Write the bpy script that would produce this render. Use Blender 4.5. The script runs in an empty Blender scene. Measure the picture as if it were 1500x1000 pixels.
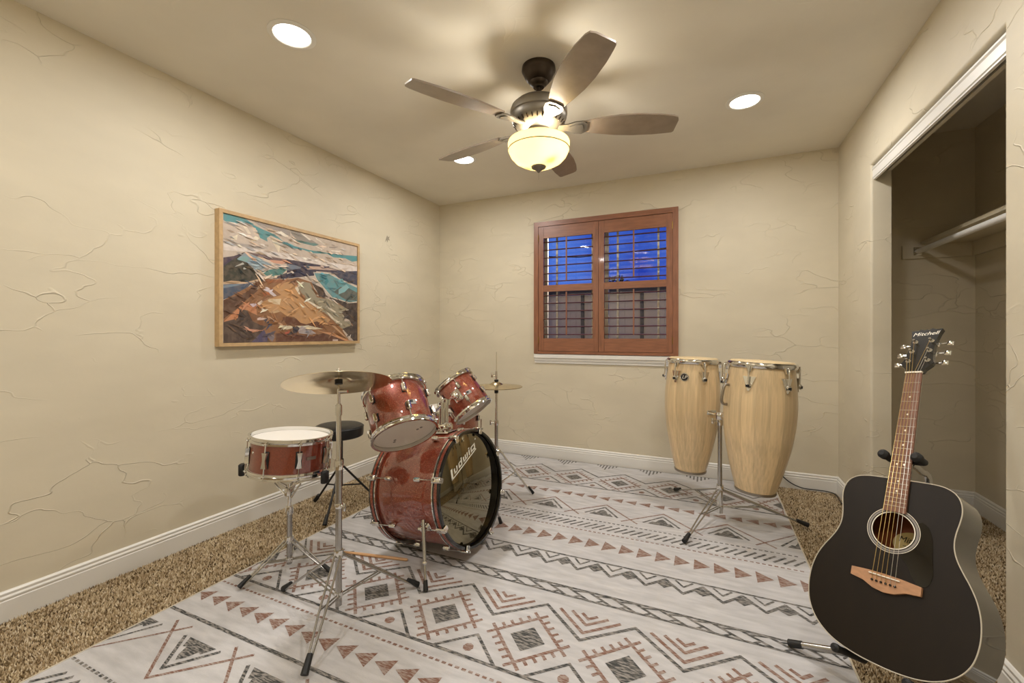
import bpy, bmesh, math, random
import numpy as np
from mathutils import Vector, Matrix, Euler
random.seed(7); np.random.seed(7)
S = bpy.context.scene
COL = S.collection
# ------------------------------------------------------------------ camera
F_PX, CX, CY, CAM_H = 634.0, 750.0, 490.5, 1.12
YAW = math.atan((1037 - 750) / F_PX)
cam = bpy.data.objects.new('camera', bpy.data.cameras.new('camera')); COL.objects.link(cam)
cam.location = (0, 0, CAM_H); cam.rotation_euler = (math.pi / 2, 0, YAW)
cam.data.sensor_width = 36; cam.data.lens = 36 * F_PX / 1500
cam.data.shift_y = -(500 - CY) / 1500; cam.data.clip_start = 0.02
S.camera = cam
# ------------------------------------------------------------------ view + sky
S.view_settings.view_transform = 'Standard'; S.view_settings.look = 'None'
S.view_settings.gamma = 1; S.view_settings.use_curve_mapping = False
S.view_settings.exposure = 0.07
W = bpy.data.worlds.new('dusk'); S.world = W; W.use_nodes = True
bg = W.node_tree.nodes['Background']
_n = W.node_tree.nodes; _l = W.node_tree.links
_tc = _n.new('ShaderNodeTexCoord'); _nz = _n.new('ShaderNodeTexNoise'); _rp = _n.new('ShaderNodeValToRGB')
_nz.inputs['Scale'].default_value = 6; _nz.inputs['Detail'].default_value = 4
_rp.color_ramp.elements[0].color = (0.012, 0.035, 0.34, 1); _rp.color_ramp.elements[1].color = (0.07, 0.17, 0.62, 1)
_rp.color_ramp.elements[0].position = 0.35; _rp.color_ramp.elements[1].position = 0.7
_l.new(_tc.outputs['Generated'], _nz.inputs['Vector']); _l.new(_nz.outputs['Fac'], _rp.inputs['Fac']); _l.new(_rp.outputs['Color'], bg.inputs['Color'])
bg.inputs['Strength'].default_value = 1.1
# ------------------------------------------------------------------ lamp strengths (lamps themselves are built with their fittings)
DOWNLIGHT_W = 12.5; BOWL_W = 7.0
LAMP_COL = (1.0, 0.97, 0.94)
S.cycles.diffuse_bounces = 8
# ------------------------------------------------------------------ pixel helpers
_c, _s = math.cos(YAW), math.sin(YAW)
def ray(px, py):
    a = (px - CX) / F_PX
    return Vector((-_s + _c * a, _c + _s * a, -(py - CY) / F_PX))
def on_x(px, py, X): d = ray(px, py); return Vector((0, 0, CAM_H)) + d * (X / d.x)
def on_y(px, py, Y): d = ray(px, py); return Vector((0, 0, CAM_H)) + d * (Y / d.y)
def on_plane(px, py, p, n): d = ray(px, py); o = Vector((0, 0, CAM_H)); return o + d * ((p - o).dot(n) / d.dot(n))
def at_depth(px, py, t): return Vector((0, 0, CAM_H)) + ray(px, py) * t
# ------------------------------------------------------------------ materials
def lin(c):
    return tuple(((v / 255) / 12.92 if v / 255 <= 0.04045 else ((v / 255 + 0.055) / 1.055) ** 2.4) for v in c)
def new_mat(name):
    m = bpy.data.materials.new(name); m.use_nodes = True
    return m, m.node_tree.nodes, m.node_tree.links, m.node_tree.nodes['Principled BSDF']
def mat(name, rgb, rough=0.5, metal=0.0, var=0.0, vscale=8.0, stretch=None, bump=0.0, bscale=60.0, coat=0.0, spec=None, trans=0.0, rnd=0.0):
    m, n, l, b = new_mat(name)
    c = lin(rgb)
    b.inputs['Base Color'].default_value = (*c, 1); b.inputs['Roughness'].default_value = rough; b.inputs['Metallic'].default_value = metal
    b.inputs['Coat Weight'].default_value = coat; b.inputs['Coat Roughness'].default_value = 0.05
    if spec is not None: b.inputs['Specular IOR Level'].default_value = spec
    if trans: b.inputs['Transmission Weight'].default_value = trans
    if var or bump or rnd:
        tc = n.new('ShaderNodeTexCoord'); mp = n.new('ShaderNodeMapping'); l.new(tc.outputs['Object'], mp.inputs['Vector'])
        if stretch: mp.inputs['Scale'].default_value = stretch
        nz = n.new('ShaderNodeTexNoise'); nz.inputs['Scale'].default_value = vscale; nz.inputs['Detail'].default_value = 5
        l.new(mp.outputs['Vector'], nz.inputs['Vector'])
        fac = nz.outputs['Fac']
        if rnd:
            oi = n.new('ShaderNodeObjectInfo'); ma = n.new('ShaderNodeMath'); ma.operation = 'MULTIPLY_ADD'
            ma.inputs[1].default_value = rnd; l.new(oi.outputs['Random'], ma.inputs[0])
            ms = n.new('ShaderNodeMath'); ms.operation = 'SUBTRACT'; l.new(nz.outputs['Fac'], ms.inputs[0]); ms.inputs[1].default_value = rnd / 2
            l.new(ms.outputs[0], ma.inputs[2]); fac = ma.outputs[0]
        if var:
            r = n.new('ShaderNodeValToRGB'); l.new(fac, r.inputs['Fac'])
            r.color_ramp.elements[0].position = 0.3; r.color_ramp.elements[1].position = 0.7
            r.color_ramp.elements[0].color = (*[x * (1 - var) for x in c], 1); r.color_ramp.elements[1].color = (*[min(1, x * (1 + var)) for x in c], 1)
            l.new(r.outputs['Color'], b.inputs['Base Color'])
        if bump:
            n2 = n.new('ShaderNodeTexNoise'); n2.inputs['Scale'].default_value = bscale; n2.inputs['Detail'].default_value = 4
            l.new(mp.outputs['Vector'], n2.inputs['Vector'])
            bp = n.new('ShaderNodeBump'); bp.inputs['Strength'].default_value = bump; bp.inputs['Distance'].default_value = 0.002
            l.new(n2.outputs['Fac'], bp.inputs['Height']); l.new(bp.outputs['Normal'], b.inputs['Normal'])
    return m
def plaster(name, rgb, ridge, rough=0.55):
    m, n, l, b = new_mat(name)
    c = lin(rgb); b.inputs['Roughness'].default_value = rough; b.inputs['Specular IOR Level'].default_value = 0.3
    g = n.new('ShaderNodeNewGeometry'); sp = n.new('ShaderNodeSeparateXYZ'); l.new(g.outputs['Position'], sp.inputs[0])
    ad = n.new('ShaderNodeMath'); ad.operation = 'ADD'; l.new(sp.outputs['X'], ad.inputs[0]); l.new(sp.outputs['Y'], ad.inputs[1])
    cb = n.new('ShaderNodeCombineXYZ'); l.new(ad.outputs[0], cb.inputs['X']); l.new(sp.outputs['Z'], cb.inputs['Y'])
    sb = n.new('ShaderNodeMath'); sb.operation = 'SUBTRACT'; l.new(sp.outputs['X'], sb.inputs[0]); l.new(sp.outputs['Y'], sb.inputs[1]); l.new(sb.outputs[0], cb.inputs['Z'])
    mp = n.new('ShaderNodeMapping'); mp.inputs['Scale'].default_value = (0.8, 2.4, 0.8); l.new(cb.outputs[0], mp.inputs['Vector'])
    nz = n.new('ShaderNodeTexNoise'); nz.inputs['Scale'].default_value = 2.4; nz.inputs['Detail'].default_value = 2.5; l.new(mp.outputs[0], nz.inputs['Vector'])
    mx = n.new('ShaderNodeVectorMath'); mx.operation = 'MULTIPLY_ADD'; mx.inputs[1].default_value = (0.8, 0.8, 0.8)
    l.new(nz.outputs['Color'], mx.inputs[0]); l.new(mp.outputs[0], mx.inputs[2])
    vo = n.new('ShaderNodeTexVoronoi'); vo.feature = 'DISTANCE_TO_EDGE'; vo.inputs['Scale'].default_value = 2.1; l.new(mx.outputs[0], vo.inputs['Vector'])
    rp = n.new('ShaderNodeValToRGB'); rp.color_ramp.elements[0].position = 0.0; rp.color_ramp.elements[1].position = 0.013
    rp.color_ramp.elements[0].color = (1, 1, 1, 1); rp.color_ramp.elements[1].color = (0, 0, 0, 1); l.new(vo.outputs['Distance'], rp.inputs['Fac'])
    mk = n.new('ShaderNodeTexNoise'); mk.inputs['Scale'].default_value = 2.1; mk.inputs['Detail'].default_value = 3; l.new(mp.outputs[0], mk.inputs['Vector'])
    mr = n.new('ShaderNodeValToRGB'); mr.color_ramp.elements[0].position = 0.46; mr.color_ramp.elements[1].position = 0.62; l.new(mk.outputs['Fac'], mr.inputs['Fac'])
    mu = n.new('ShaderNodeMath'); mu.operation = 'MULTIPLY'; l.new(rp.outputs['Color'], mu.inputs[0]); l.new(mr.outputs['Color'], mu.inputs[1])
    fn = n.new('ShaderNodeTexNoise'); fn.inputs['Scale'].default_value = 9; fn.inputs['Detail'].default_value = 3; l.new(g.outputs['Position'], fn.inputs['Vector'])
    sm = n.new('ShaderNodeMath'); sm.operation = 'MULTIPLY_ADD'; sm.inputs[1].default_value = 0.5; l.new(fn.outputs['Fac'], sm.inputs[0]); l.new(mu.outputs[0], sm.inputs[2])
    bp = n.new('ShaderNodeBump'); bp.inputs['Strength'].default_value = ridge; bp.inputs['Distance'].default_value = 0.004
    l.new(sm.outputs[0], bp.inputs['Height']); l.new(bp.outputs['Normal'], b.inputs['Normal'])
    r2 = n.new('ShaderNodeValToRGB'); r2.color_ramp.elements[0].position = 0.3; r2.color_ramp.elements[1].position = 0.7
    r2.color_ramp.elements[0].color = (*[x * 0.95 for x in c], 1); r2.color_ramp.elements[1].color = (*[x * 1.04 for x in c], 1)
    l.new(mk.outputs['Fac'], r2.inputs['Fac']); l.new(r2.outputs['Color'], b.inputs['Base Color'])
    return m
def sparkle(name, rgb, dark=0.45, glit=(0.75, 0.35, 0.3)):
    m, n, l, b = new_mat(name); c = lin(rgb)
    tc = n.new('ShaderNodeTexCoord'); vo = n.new('ShaderNodeTexVoronoi'); vo.inputs['Scale'].default_value = 620
    l.new(tc.outputs['Object'], vo.inputs['Vector'])
    r = n.new('ShaderNodeValToRGB'); l.new(vo.outputs['Color'], r.inputs['Fac'])
    e = r.color_ramp.elements; e[0].position = 0.25; e[1].position = 0.8
    e[0].color = (*[x * dark for x in c], 1); e[1].color = (*c, 1); x = e.new(0.93); x.color = (*glit, 1)
    l.new(r.outputs['Color'], b.inputs['Base Color'])
    b.inputs['Roughness'].default_value = 0.4; b.inputs['Metallic'].default_value = 0.25
    b.inputs['Coat Weight'].default_value = 1.0; b.inputs['Coat Roughness'].default_value = 0.02; b.inputs['Coat IOR'].default_value = 1.9
    return m
def attr_mat(name, rough=0.8, fade=None, nscale=60, stretch=(1, 1, 1), strength=0.3, bump=0.0):
    m, n, l, b = new_mat(name); b.inputs['Roughness'].default_value = rough; b.inputs['Specular IOR Level'].default_value = 0.2
    at = n.new('ShaderNodeAttribute'); at.attribute_name = 'tint'
    tc = n.new('ShaderNodeTexCoord'); mp = n.new('ShaderNodeMapping'); mp.inputs['Scale'].default_value = stretch; l.new(tc.outputs['Object'], mp.inputs['Vector'])
    nz = n.new('ShaderNodeTexNoise'); nz.inputs['Scale'].default_value = nscale; nz.inputs['Detail'].default_value = 4; l.new(mp.outputs[0], nz.inputs['Vector'])
    r = n.new('ShaderNodeValToRGB'); r.color_ramp.elements[0].position = 0.42; r.color_ramp.elements[1].position = 0.62; l.new(nz.outputs['Fac'], r.inputs['Fac'])
    mu = n.new('ShaderNodeMath'); mu.operation = 'MULTIPLY'; mu.inputs[1].default_value = strength; l.new(r.outputs['Color'], mu.inputs[0])
    mx = n.new('ShaderNodeMix'); mx.data_type = 'RGBA'; l.new(mu.outputs[0], mx.inputs['Factor']); l.new(at.outputs['Color'], mx.inputs['A'])
    mx.inputs['B'].default_value = (*(lin(fade) if fade else (0.5, 0.45, 0.4)), 1); l.new(mx.outputs['Result'], b.inputs['Base Color'])
    if bump:
        bp = n.new('ShaderNodeBump'); bp.inputs['Strength'].default_value = bump; bp.inputs['Distance'].default_value = 0.002
        l.new(nz.outputs['Fac'], bp.inputs['Height']); l.new(bp.outputs['Normal'], b.inputs['Normal'])
    return m
def emit(name, rgb, power, base=None):
    m, n, l, b = new_mat(name)
    b.inputs['Base Color'].default_value = (*lin(base or rgb), 1)
    b.inputs['Emission Color'].default_value = (*lin(rgb), 1); b.inputs['Emission Strength'].default_value = power
    return m
WALL = plaster('wall paint', (205, 196, 174), 0.75)
CEIL = plaster('ceiling paint', (224, 219, 207), 0.10, 0.6)
WHITE = mat('white trim paint', (222, 220, 214), 0.35)
CARPET = mat('tan carpet backing', (126, 106, 76), 0.95, var=0.5, vscale=220, bump=1.0, bscale=300)
CHROME = mat('chrome', (226, 225, 221), 0.09, 1.0)
NICKEL = mat('brushed nickel', (158, 150, 138), 0.32, 1.0)
STEEL = mat('satin steel tube', (178, 176, 172), 0.25, 1.0)
BLACK = mat('black rubber', (18, 18, 18), 0.5)
BLKMET = mat('black metal', (16, 16, 17), 0.35)
FOAM = mat('black foam', (12, 12, 13), 0.6)
RED = sparkle('red sparkle wrap', (152, 56, 24), 0.5, (0.6, 0.28, 0.18))
REDD = sparkle('dark red lacquer', (140, 52, 22), 0.6, (0.3, 0.08, 0.05))
HEADW = mat('coated drum head', (226, 222, 214), 0.55)
HEADT = mat('translucent drum head', (205, 196, 186), 0.4)
HEADB = mat('smoked mirror drum head', (128, 120, 98), 0.03, 1.0)
GLOSSBLK = mat('gloss black hoop', (12, 12, 13), 0.15, coat=0.6)
BRASS = mat('cymbal bronze', (200, 184, 150), 0.26, 1.0, var=0.15, vscale=3, bump=0.12, bscale=40)
VINYL = mat('black vinyl', (16, 16, 17), 0.4, bump=0.2, bscale=200)
CONGA = mat('pale natural wood', (212, 187, 146), 0.3, var=0.16, vscale=8, stretch=(11, 11, 0.28), coat=0.35, rnd=0.35)
HIDE = mat('rawhide', (205, 182, 140), 0.6, var=0.1, vscale=12)
SHUT = mat('stained wood shutter', (134, 86, 60), 0.38, var=0.2, vscale=10, stretch=(6, 6, 0.8), coat=0.2)
SHUTH = mat('stained wood rail', (136, 88, 62), 0.38, var=0.2, vscale=10, stretch=(0.8, 6, 6), coat=0.2)
LOUV = mat('stained wood louver', (98, 56, 38), 0.4, var=0.15, vscale=10, stretch=(0.8, 6, 6))
FRAMEW = mat('pale wood frame', (186, 156, 114), 0.45, var=0.12, vscale=12, stretch=(3, 3, 3))
STICK = mat('hickory', (196, 152, 108), 0.45, var=0.1, vscale=30)
BRONZE = mat('oil rubbed bronze', (62, 52, 42), 0.35, 0.8)
PEWTER = mat('pewter fan metal', (132, 126, 116), 0.42, 0.9)
BLADE = mat('grey brown fan blade', (146, 132, 118), 0.35, var=0.12, vscale=8, stretch=(2, 2, 2), coat=0.25)
IVORY = mat('ivory', (226, 218, 200), 0.4)
RUG = mat('pale grey rug', (188, 186, 186), 0.9, var=0.13, vscale=16, stretch=(0.5, 2.2, 1), bump=0.6, bscale=160)
RUGPRINT = attr_mat('rug print', 0.9, (184, 177, 170), 90, (0.5, 2.5, 1), 0.6)
CANVAS = attr_mat('painted canvas', 0.6, (150, 130, 112), 30, (1, 1, 1), 0.22, 0.3)
TUFT = attr_mat('carpet pile', 0.95, (120, 95, 65), 14, (1, 1, 1), 0.3)
GTOP = mat('satin black lacquer', (26, 18, 8), 0.42, spec=0.22, var=0.1, vscale=5, stretch=(6, 6, 1))
GSIDE = mat('gloss black lacquer side', (26, 24, 18), 0.12, coat=1.0, spec=0.8)
ROSE = mat('rosewood', (120, 82, 62), 0.5, var=0.18, vscale=30, stretch=(4, 4, 0.6))
BRIDGE = mat('walnut bridge', (172, 128, 92), 0.5, var=0.15, vscale=25, stretch=(2, 2, 4))
INSIDE = mat('raw mahogany inside', (140, 72, 32), 0.6, var=0.1, vscale=10)
LABEL = mat('guitar label paper', (226, 198, 128), 0.7)
GUARD = mat('black pickguard', (14, 12, 10), 0.06, coat=0.5)
STRINGM = mat('phosphor bronze string', (190, 165, 110), 0.3, 1.0)
STRINGS = mat('plain steel string', (205, 200, 190), 0.3, 1.0)
GREYOUT = mat('grey siding', (128, 120, 108), 0.8)
DARKOUT = mat('dark post', (20, 20, 24), 0.8)
LEAFOUT = mat('dusk foliage', (10, 14, 22), 0.9)
SASH = mat('window sash vinyl', (236, 230, 214), 0.5)
TRACK = mat('dark door track', (52, 48, 36), 0.5)
m, n, l, b = new_mat('window glass')
for nd in list(n):
    if nd.type == 'BSDF_PRINCIPLED': n.remove(nd)
_t = n.new('ShaderNodeBsdfTransparent'); _g = n.new('ShaderNodeBsdfGlossy'); _g.inputs['Roughness'].default_value = 0.0
_f = n.new('ShaderNodeFresnel'); _f.inputs['IOR'].default_value = 1.5; _x = n.new('ShaderNodeMixShader')
l.new(_f.outputs[0], _x.inputs[0]); l.new(_t.outputs[0], _x.inputs[1]); l.new(_g.outputs[0], _x.inputs[2]); l.new(_x.outputs[0], n['Material Output'].inputs['Surface'])
GLASS = m
m, n, l, b = new_mat('amber frosted glass')
n.remove(b)
_t = n.new('ShaderNodeBsdfTranslucent'); _t.inputs['Color'].default_value = (*lin((228, 214, 176)), 1)
_d = n.new('ShaderNodeBsdfDiffuse'); _d.inputs['Color'].default_value = (*lin((220, 206, 164)), 1)
_x = n.new('ShaderNodeMixShader'); _x.inputs[0].default_value = 0.35
l.new(_t.outputs[0], _x.inputs[1]); l.new(_d.outputs[0], _x.inputs[2]); l.new(_x.outputs[0], n['Material Output'].inputs['Surface'])
BOWLG = m
LENS = emit('lit lens', (255, 250, 240), 6.0)
BULB = emit('lit bulb', (255, 240, 205), 3.0)
# ------------------------------------------------------------------ mesh builder
def V(*a): return Vector(a)
def frame(axis, origin=(0, 0, 0), hint=None):
    """matrix whose local z runs along axis"""
    z = Vector(axis).normalized(); h = Vector(hint) if hint else (Vector((1, 0, 0)) if abs(z.x) < 0.9 else Vector((0, 1, 0)))
    y = z.cross(h).normalized(); x = y.cross(z)
    return Matrix.Translation(Vector(origin)) @ Matrix((x, y, z)).transposed().to_4x4()
class G:
    def __init__(s, M=None): s.v = []; s.f = []; s.M = M or Matrix()
    def add(s, vs, fs, M=None):
        o = len(s.v); T = s.M @ M if M else s.M
        s.v += [T @ Vector(p) for p in vs]; s.f += [tuple(o + i for i in f) for f in fs]; return s
    def box(s, lo, hi, M=None):
        (a, b, c), (d, e, f) = lo, hi
        return s.add([(a, b, c), (d, b, c), (d, e, c), (a, e, c), (a, b, f), (d, b, f), (d, e, f), (a, e, f)],
                     [(0, 3, 2, 1), (4, 5, 6, 7), (0, 1, 5, 4), (1, 2, 6, 5), (2, 3, 7, 6), (3, 0, 4, 7)], M)
    def rbox(s, lo, hi, r, M=None):
        """box with chamfered vertical (z) edges and slightly chamfered ends"""
        (a, b, c), (d, e, f) = lo, hi; r = min(r, (d - a) / 2.01, (e - b) / 2.01)
        def ring(k, z):
            aa, bb, dd, ee = a + k, b + k, d - k, e - k
            return [(aa + r, bb, z), (dd - r, bb, z), (dd, bb + r, z), (dd, ee - r, z), (dd - r, ee, z), (aa + r, ee, z), (aa, ee - r, z), (aa, bb + r, z)]
        q = min(r * 0.6, (f - c) / 2.5)
        vs = ring(q * 0.7, c) + ring(0, c + q) + ring(0, f - q) + ring(q * 0.7, f)
        fs = [tuple(range(7, -1, -1)), tuple(range(24, 32))]
        for j in range(3):
            for i in range(8): fs.append((j * 8 + i, j * 8 + (i + 1) % 8, j * 8 + 8 + (i + 1) % 8, j * 8 + 8 + i))
        return s.add(vs, fs, M)
    def cyl(s, p0, p1, r0, r1=None, n=12, M=None):
        p0, p1 = Vector(p0), Vector(p1); r1 = r0 if r1 is None else r1
        return s.lathe([(0, 0), (r0, 0), (r1, (p1 - p0).length), (0, (p1 - p0).length)], n, (M or Matrix()) @ frame(p1 - p0, p0))
    def lathe(s, prof, n=48, M=None, closed=False, a0=0.0, a1=None):
        vs, fs, idx = [], [], []
        full = a1 is None; span = 2 * math.pi if full else a1 - a0; cnt = n if full else n + 1
        for r, z in prof:
            if abs(r) < 1e-7: idx.append([len(vs)] * cnt); vs.append((0, 0, z))
            else:
                idx.append(list(range(len(vs), len(vs) + cnt)))
                vs += [(r * math.cos(a0 + span * i / n), r * math.sin(a0 + span * i / n), z) for i in range(cnt)]
        pr = list(zip(idx, idx[1:])) + ([(idx[-1], idx[0])] if closed else [])
        for A, B in pr:
            for i in range(n):
                j = (i + 1) % cnt
                q = []
                for t in (A[i], A[j], B[j], B[i]):
                    if t not in q: q.append(t)
                if len(q) > 2: fs.append(tuple(q))
        return s.add(vs, fs, M)
    def tube(s, pts, r, n=10, M=None, cap=True):
        pts = [Vector(p) for p in pts]; vs, fs = [], []; rs = r if isinstance(r, (list, tuple)) else [r] * len(pts)
        up = None
        for k, p in enumerate(pts):
            t = (pts[min(k + 1, len(pts) - 1)] - pts[max(k - 1, 0)]).normalized()
            if up is None: up = t.orthogonal().normalized()
            up = (up - t * up.dot(t)).normalized(); w = t.cross(up)
            vs += [p + (up * math.cos(2 * math.pi * i / n) + w * math.sin(2 * math.pi * i / n)) * rs[k] for i in range(n)]
        for k in range(len(pts) - 1):
            for i in range(n): fs.append((k * n + i, k * n + (i + 1) % n, k * n + n + (i + 1) % n, k * n + n + i))
        if cap: fs += [tuple(range(n - 1, -1, -1)), tuple(range(len(vs) - n, len(vs)))]
        return s.add(vs, fs, M)
    def prism(s, poly, z0, z1, M=None):
        k = len(poly)
        return s.add([(x, y, z0) for x, y in poly] + [(x, y, z1) for x, y in poly],
                     [tuple(range(k - 1, -1, -1)), tuple(range(k, 2 * k))] + [(i, (i + 1) % k, k + (i + 1) % k, k + i) for i in range(k)], M)
    def ball(s, c, r, n=14, M=None, sq=(1, 1, 1)):
        T = (M or Matrix()) @ Matrix.Translation(Vector(c)) @ Matrix.Diagonal((*sq, 1))
        return s.lathe([(r * math.sin(math.pi * i / 8), -r * math.cos(math.pi * i / 8)) for i in range(9)], n, T)
    def sweep(s, prof, path, closed=False):
        """profile of (outward, up) pairs swept along horizontal path points [(x,y,nx,ny)]"""
        vs, fs = [], []; k = len(prof)
        for x, y, nx, ny in path: vs += [(x + nx * d, y + ny * d, z) for d, z in prof]
        for j in range(len(path) - 1):
            for i in range(k): fs.append((j * k + i, j * k + (i + 1) % k, j * k + k + (i + 1) % k, j * k + k + i))
        fs += [tuple(range(k)), tuple(range(len(vs) - 1, len(vs) - k - 1, -1))]
        return s.add(vs, fs)
    def build(s, name, material, parent=None, sharp=38, smooth=True):
        off = parent.matrix_world.translation if parent else Vector()
        off = WORLD.get(parent.name, Vector()) if parent else Vector()
        me = bpy.data.meshes.new(name); me.from_pydata([p - off for p in s.v], [], s.f); me.validate()
        bm = bmesh.new(); bm.from_mesh(me); bmesh.ops.recalc_face_normals(bm, faces=bm.faces); bm.to_mesh(me); bm.free()
        if smooth:
            me.polygons.foreach_set('use_smooth', [True] * len(me.polygons)); me.set_sharp_from_angle(angle=math.radians(sharp))
        me.materials.append(material)
        o = bpy.data.objects.new(name, me); COL.objects.link(o)
        if parent: o.parent = parent; WORLD[o.name] = off
        return o
WORLD = {}
def thing(name, label, cat, loc, group=None):
    o = bpy.data.objects.new(name, None); COL.objects.link(o); o.location = loc; o.empty_display_size = 0.1
    o['label'] = label; o['category'] = cat
    if group: o['group'] = group
    WORLD[o.name] = Vector(loc); return o
def tag(o, label, cat, group=None):
    o['label'] = label; o['category'] = cat
    if group: o['group'] = group
    return o
def struct(o, label=None):
    o['kind'] = 'structure'
    if label: o['label'] = label; o['category'] = label.split()[-1]
    return o
def flat(name, polys, material, parent, P, z0=0.0, dz=0.0):
    """flat print: polys = [(points2d, rgb)], P maps (a,b,h) to world"""
    vs, fs, cols = [], [], []
    for k, (pts, c) in enumerate(polys):
        o = len(vs); vs += [P(x, y, z0 + dz * k) for x, y in pts]; fs.append(tuple(range(o, o + len(pts)))); cols.append(lin(c))
    off = WORLD.get(parent.name, Vector())
    me = bpy.data.meshes.new(name); me.from_pydata([Vector(v) - off for v in vs], [], fs)
    ca = me.color_attributes.new('tint', 'FLOAT_COLOR', 'CORNER'); buf = []
    for p in me.polygons: buf += [*cols[p.index], 1.0] * p.loop_total
    ca.data.foreach_set('color', buf); me.materials.append(material)
    o = bpy.data.objects.new(name, me); COL.objects.link(o); o.parent = parent; WORLD[o.name] = off
    return o
def text_mesh(body, size):
    cu = bpy.data.curves.new('lettering', 'FONT'); cu.body = body; cu.size = size; cu.align_x = 'CENTER'; cu.align_y = 'CENTER'; cu.extrude = 0.0; cu.shear = 0.25
    ob = bpy.data.objects.new('lettering', cu); COL.objects.link(ob); bpy.context.view_layer.update()
    me = bpy.data.meshes.new_from_object(ob); bpy.data.objects.remove(ob)
    vs = [tuple(v.co) for v in me.vertices]; fs = [tuple(p.vertices) for p in me.polygons]; bpy.data.meshes.remove(me)
    return vs, fs
# ================================================================== ROOM SHELL
XL, XR, YB, YF, ZC = -2.505, 0.84, 3.735, -0.45, 2.445
JX = 0.935; CXB = 1.555; OY0, OY1, OZ = 1.862, 3.08, 2.082; CY0 = 1.35
struct(G().box((XL - .1, YF - .1, -.1), (CXB + .1, YB + .1, 0)).build('floor', CARPET))
struct(G().box((XL - .1, YF - .1, ZC), (CXB + .1, YB + .1, ZC + .1)).build('ceiling', CEIL))
struct(G().box((XL - .1, YF - .1, 0), (XL, YB + .1, ZC)).build('wall_left', WALL))
wx0, wx1, wz0, wz1 = -1.42, -0.25, 0.985, 2.115
g = G()
for lo, hi in (((XL, YB, 0), (wx0, YB + .14, ZC)), ((wx1, YB, 0), (CXB + .1, YB + .14, ZC)), ((wx0, YB, 0), (wx1, YB + .14, wz0)), ((wx0, YB, wz1), (wx1, YB + .14, ZC))): g.box(lo, hi)
wall_back = struct(g.build('wall_back', WALL))
struct(G().box((XL, YF - .1, 0), (CXB + .1, YF, ZC)).build('wall_front', WALL))
# right wall: one slab with the closet opening, rounded drywall corners
poly = [(YF, 0), (OY0, 0), (OY0, OZ), (OY1, OZ), (OY1, 0), (YB, 0), (YB, ZC), (YF, ZC)]
T = Matrix(((0, 0, 1, 0), (1, 0, 0, 0), (0, 1, 0, 0), (0, 0, 0, 1)))
w = G().prism(poly, XR, JX, T).build('wall_right', WALL, smooth=False)
bm = bmesh.new(); bm.from_mesh(w.data)
es = [e for e in bm.edges if all(abs(v.co.x - XR) < 1e-4 for v in e.verts) and (
      (all(abs(v.co.y - OY0) < 1e-4 for v in e.verts) or all(abs(v.co.y - OY1) < 1e-4 for v in e.verts)) or all(abs(v.co.z - OZ) < 1e-4 for v in e.verts))]
bmesh.ops.bevel(bm, geom=es, offset=0.016, segments=4, affect='EDGES', profile=0.5); bm.to_mesh(w.data); bm.free()
w.data.polygons.foreach_set('use_smooth', [True] * len(w.data.polygons)); w.data.set_sharp_from_angle(angle=math.radians(30)); struct(w)
struct(G().box((CXB, CY0 - .1, 0), (CXB + .1, YB, ZC)).build('wall_closet_back', WALL))
struct(G().box((JX, CY0 - .1, 0), (CXB, CY0, ZC)).build('wall_closet_side', WALL))
# baseboards
BB = [(0, 0), (.014, 0), (.014, .082), (.0115, .086), (.0135, .091), (.0135, .096), (.009, .103), (.0105, .108), (.0105, .113), (.005, .119), (0, .12)]
def base(name, path): return struct(G().sweep(BB, path).build(name, WHITE, sharp=25))
base('baseboard_left', [(XL, YF, 1, 0), (XL, YB, 1, -1)])
base('baseboard_back', [(XL, YB, 1, -1), (XR, YB, -1, -1)])
base('baseboard_right', [(XR, YB, -1, -1), (XR, OY1, -1, 1), (JX, OY1, 0, 1) if False else (XR, OY1, -1, 0)])
base('baseboard_right_near', [(XR, OY0, -1, 0), (XR, YF, -1, 0)])
base('baseboard_closet', [(JX, YB, 0, -1), (CXB, YB, -1, -1), (CXB, CY0, -1, 1), (JX, CY0, 0, 1)])
# closet header casing, track and inner lip
pr = [(0, 0), (.010, .002), (.010, .008), (.014, .012), (.014, .050), (.011, .054), (.016, .060), (.016, .068), (.008, .074), (0, .074)]
g = G()
vs = []; k = len(pr)
for y in (OY0 + .001, OY1 - .001): vs += [(XR + .024 - d, y, 1.998 + z) for d, z in pr]
g.add(vs, [tuple(range(k)), tuple(range(2 * k - 1, k - 1, -1))] + [(i, (i + 1) % k, k + (i + 1) % k, k + i) for i in range(k)])
struct(g.build('trim_1', WHITE, sharp=25))
struct(G().box((XR + .03, OY0 + .002, 2.045), (JX - .022, OY1 - .002, OZ)).build('trim_2', TRACK, smooth=False))
struct(G().box((JX - .018, OY0 + .001, 2.040), (JX, OY1 - .001, OZ)).build('trim_3', WALL, smooth=False))
# small chip of patched plaster on the left wall
p = [(0, .03), (.012, .018), (.03, .03), (.022, .008), (.034, -.006), (.012, -.004), (0, -.03), (-.006, -.006), (-.026, -.03), (-.012, .006)]
pt = G().prism([(2.938 + a, 1.942 + b_) for a, b_ in p], XL - .001, XL + .0015, T).build('plaster_chip', mat('grey plaster chip', (150, 142, 125), 0.8), bpy.data.objects['wall_left'], smooth=False)
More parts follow.
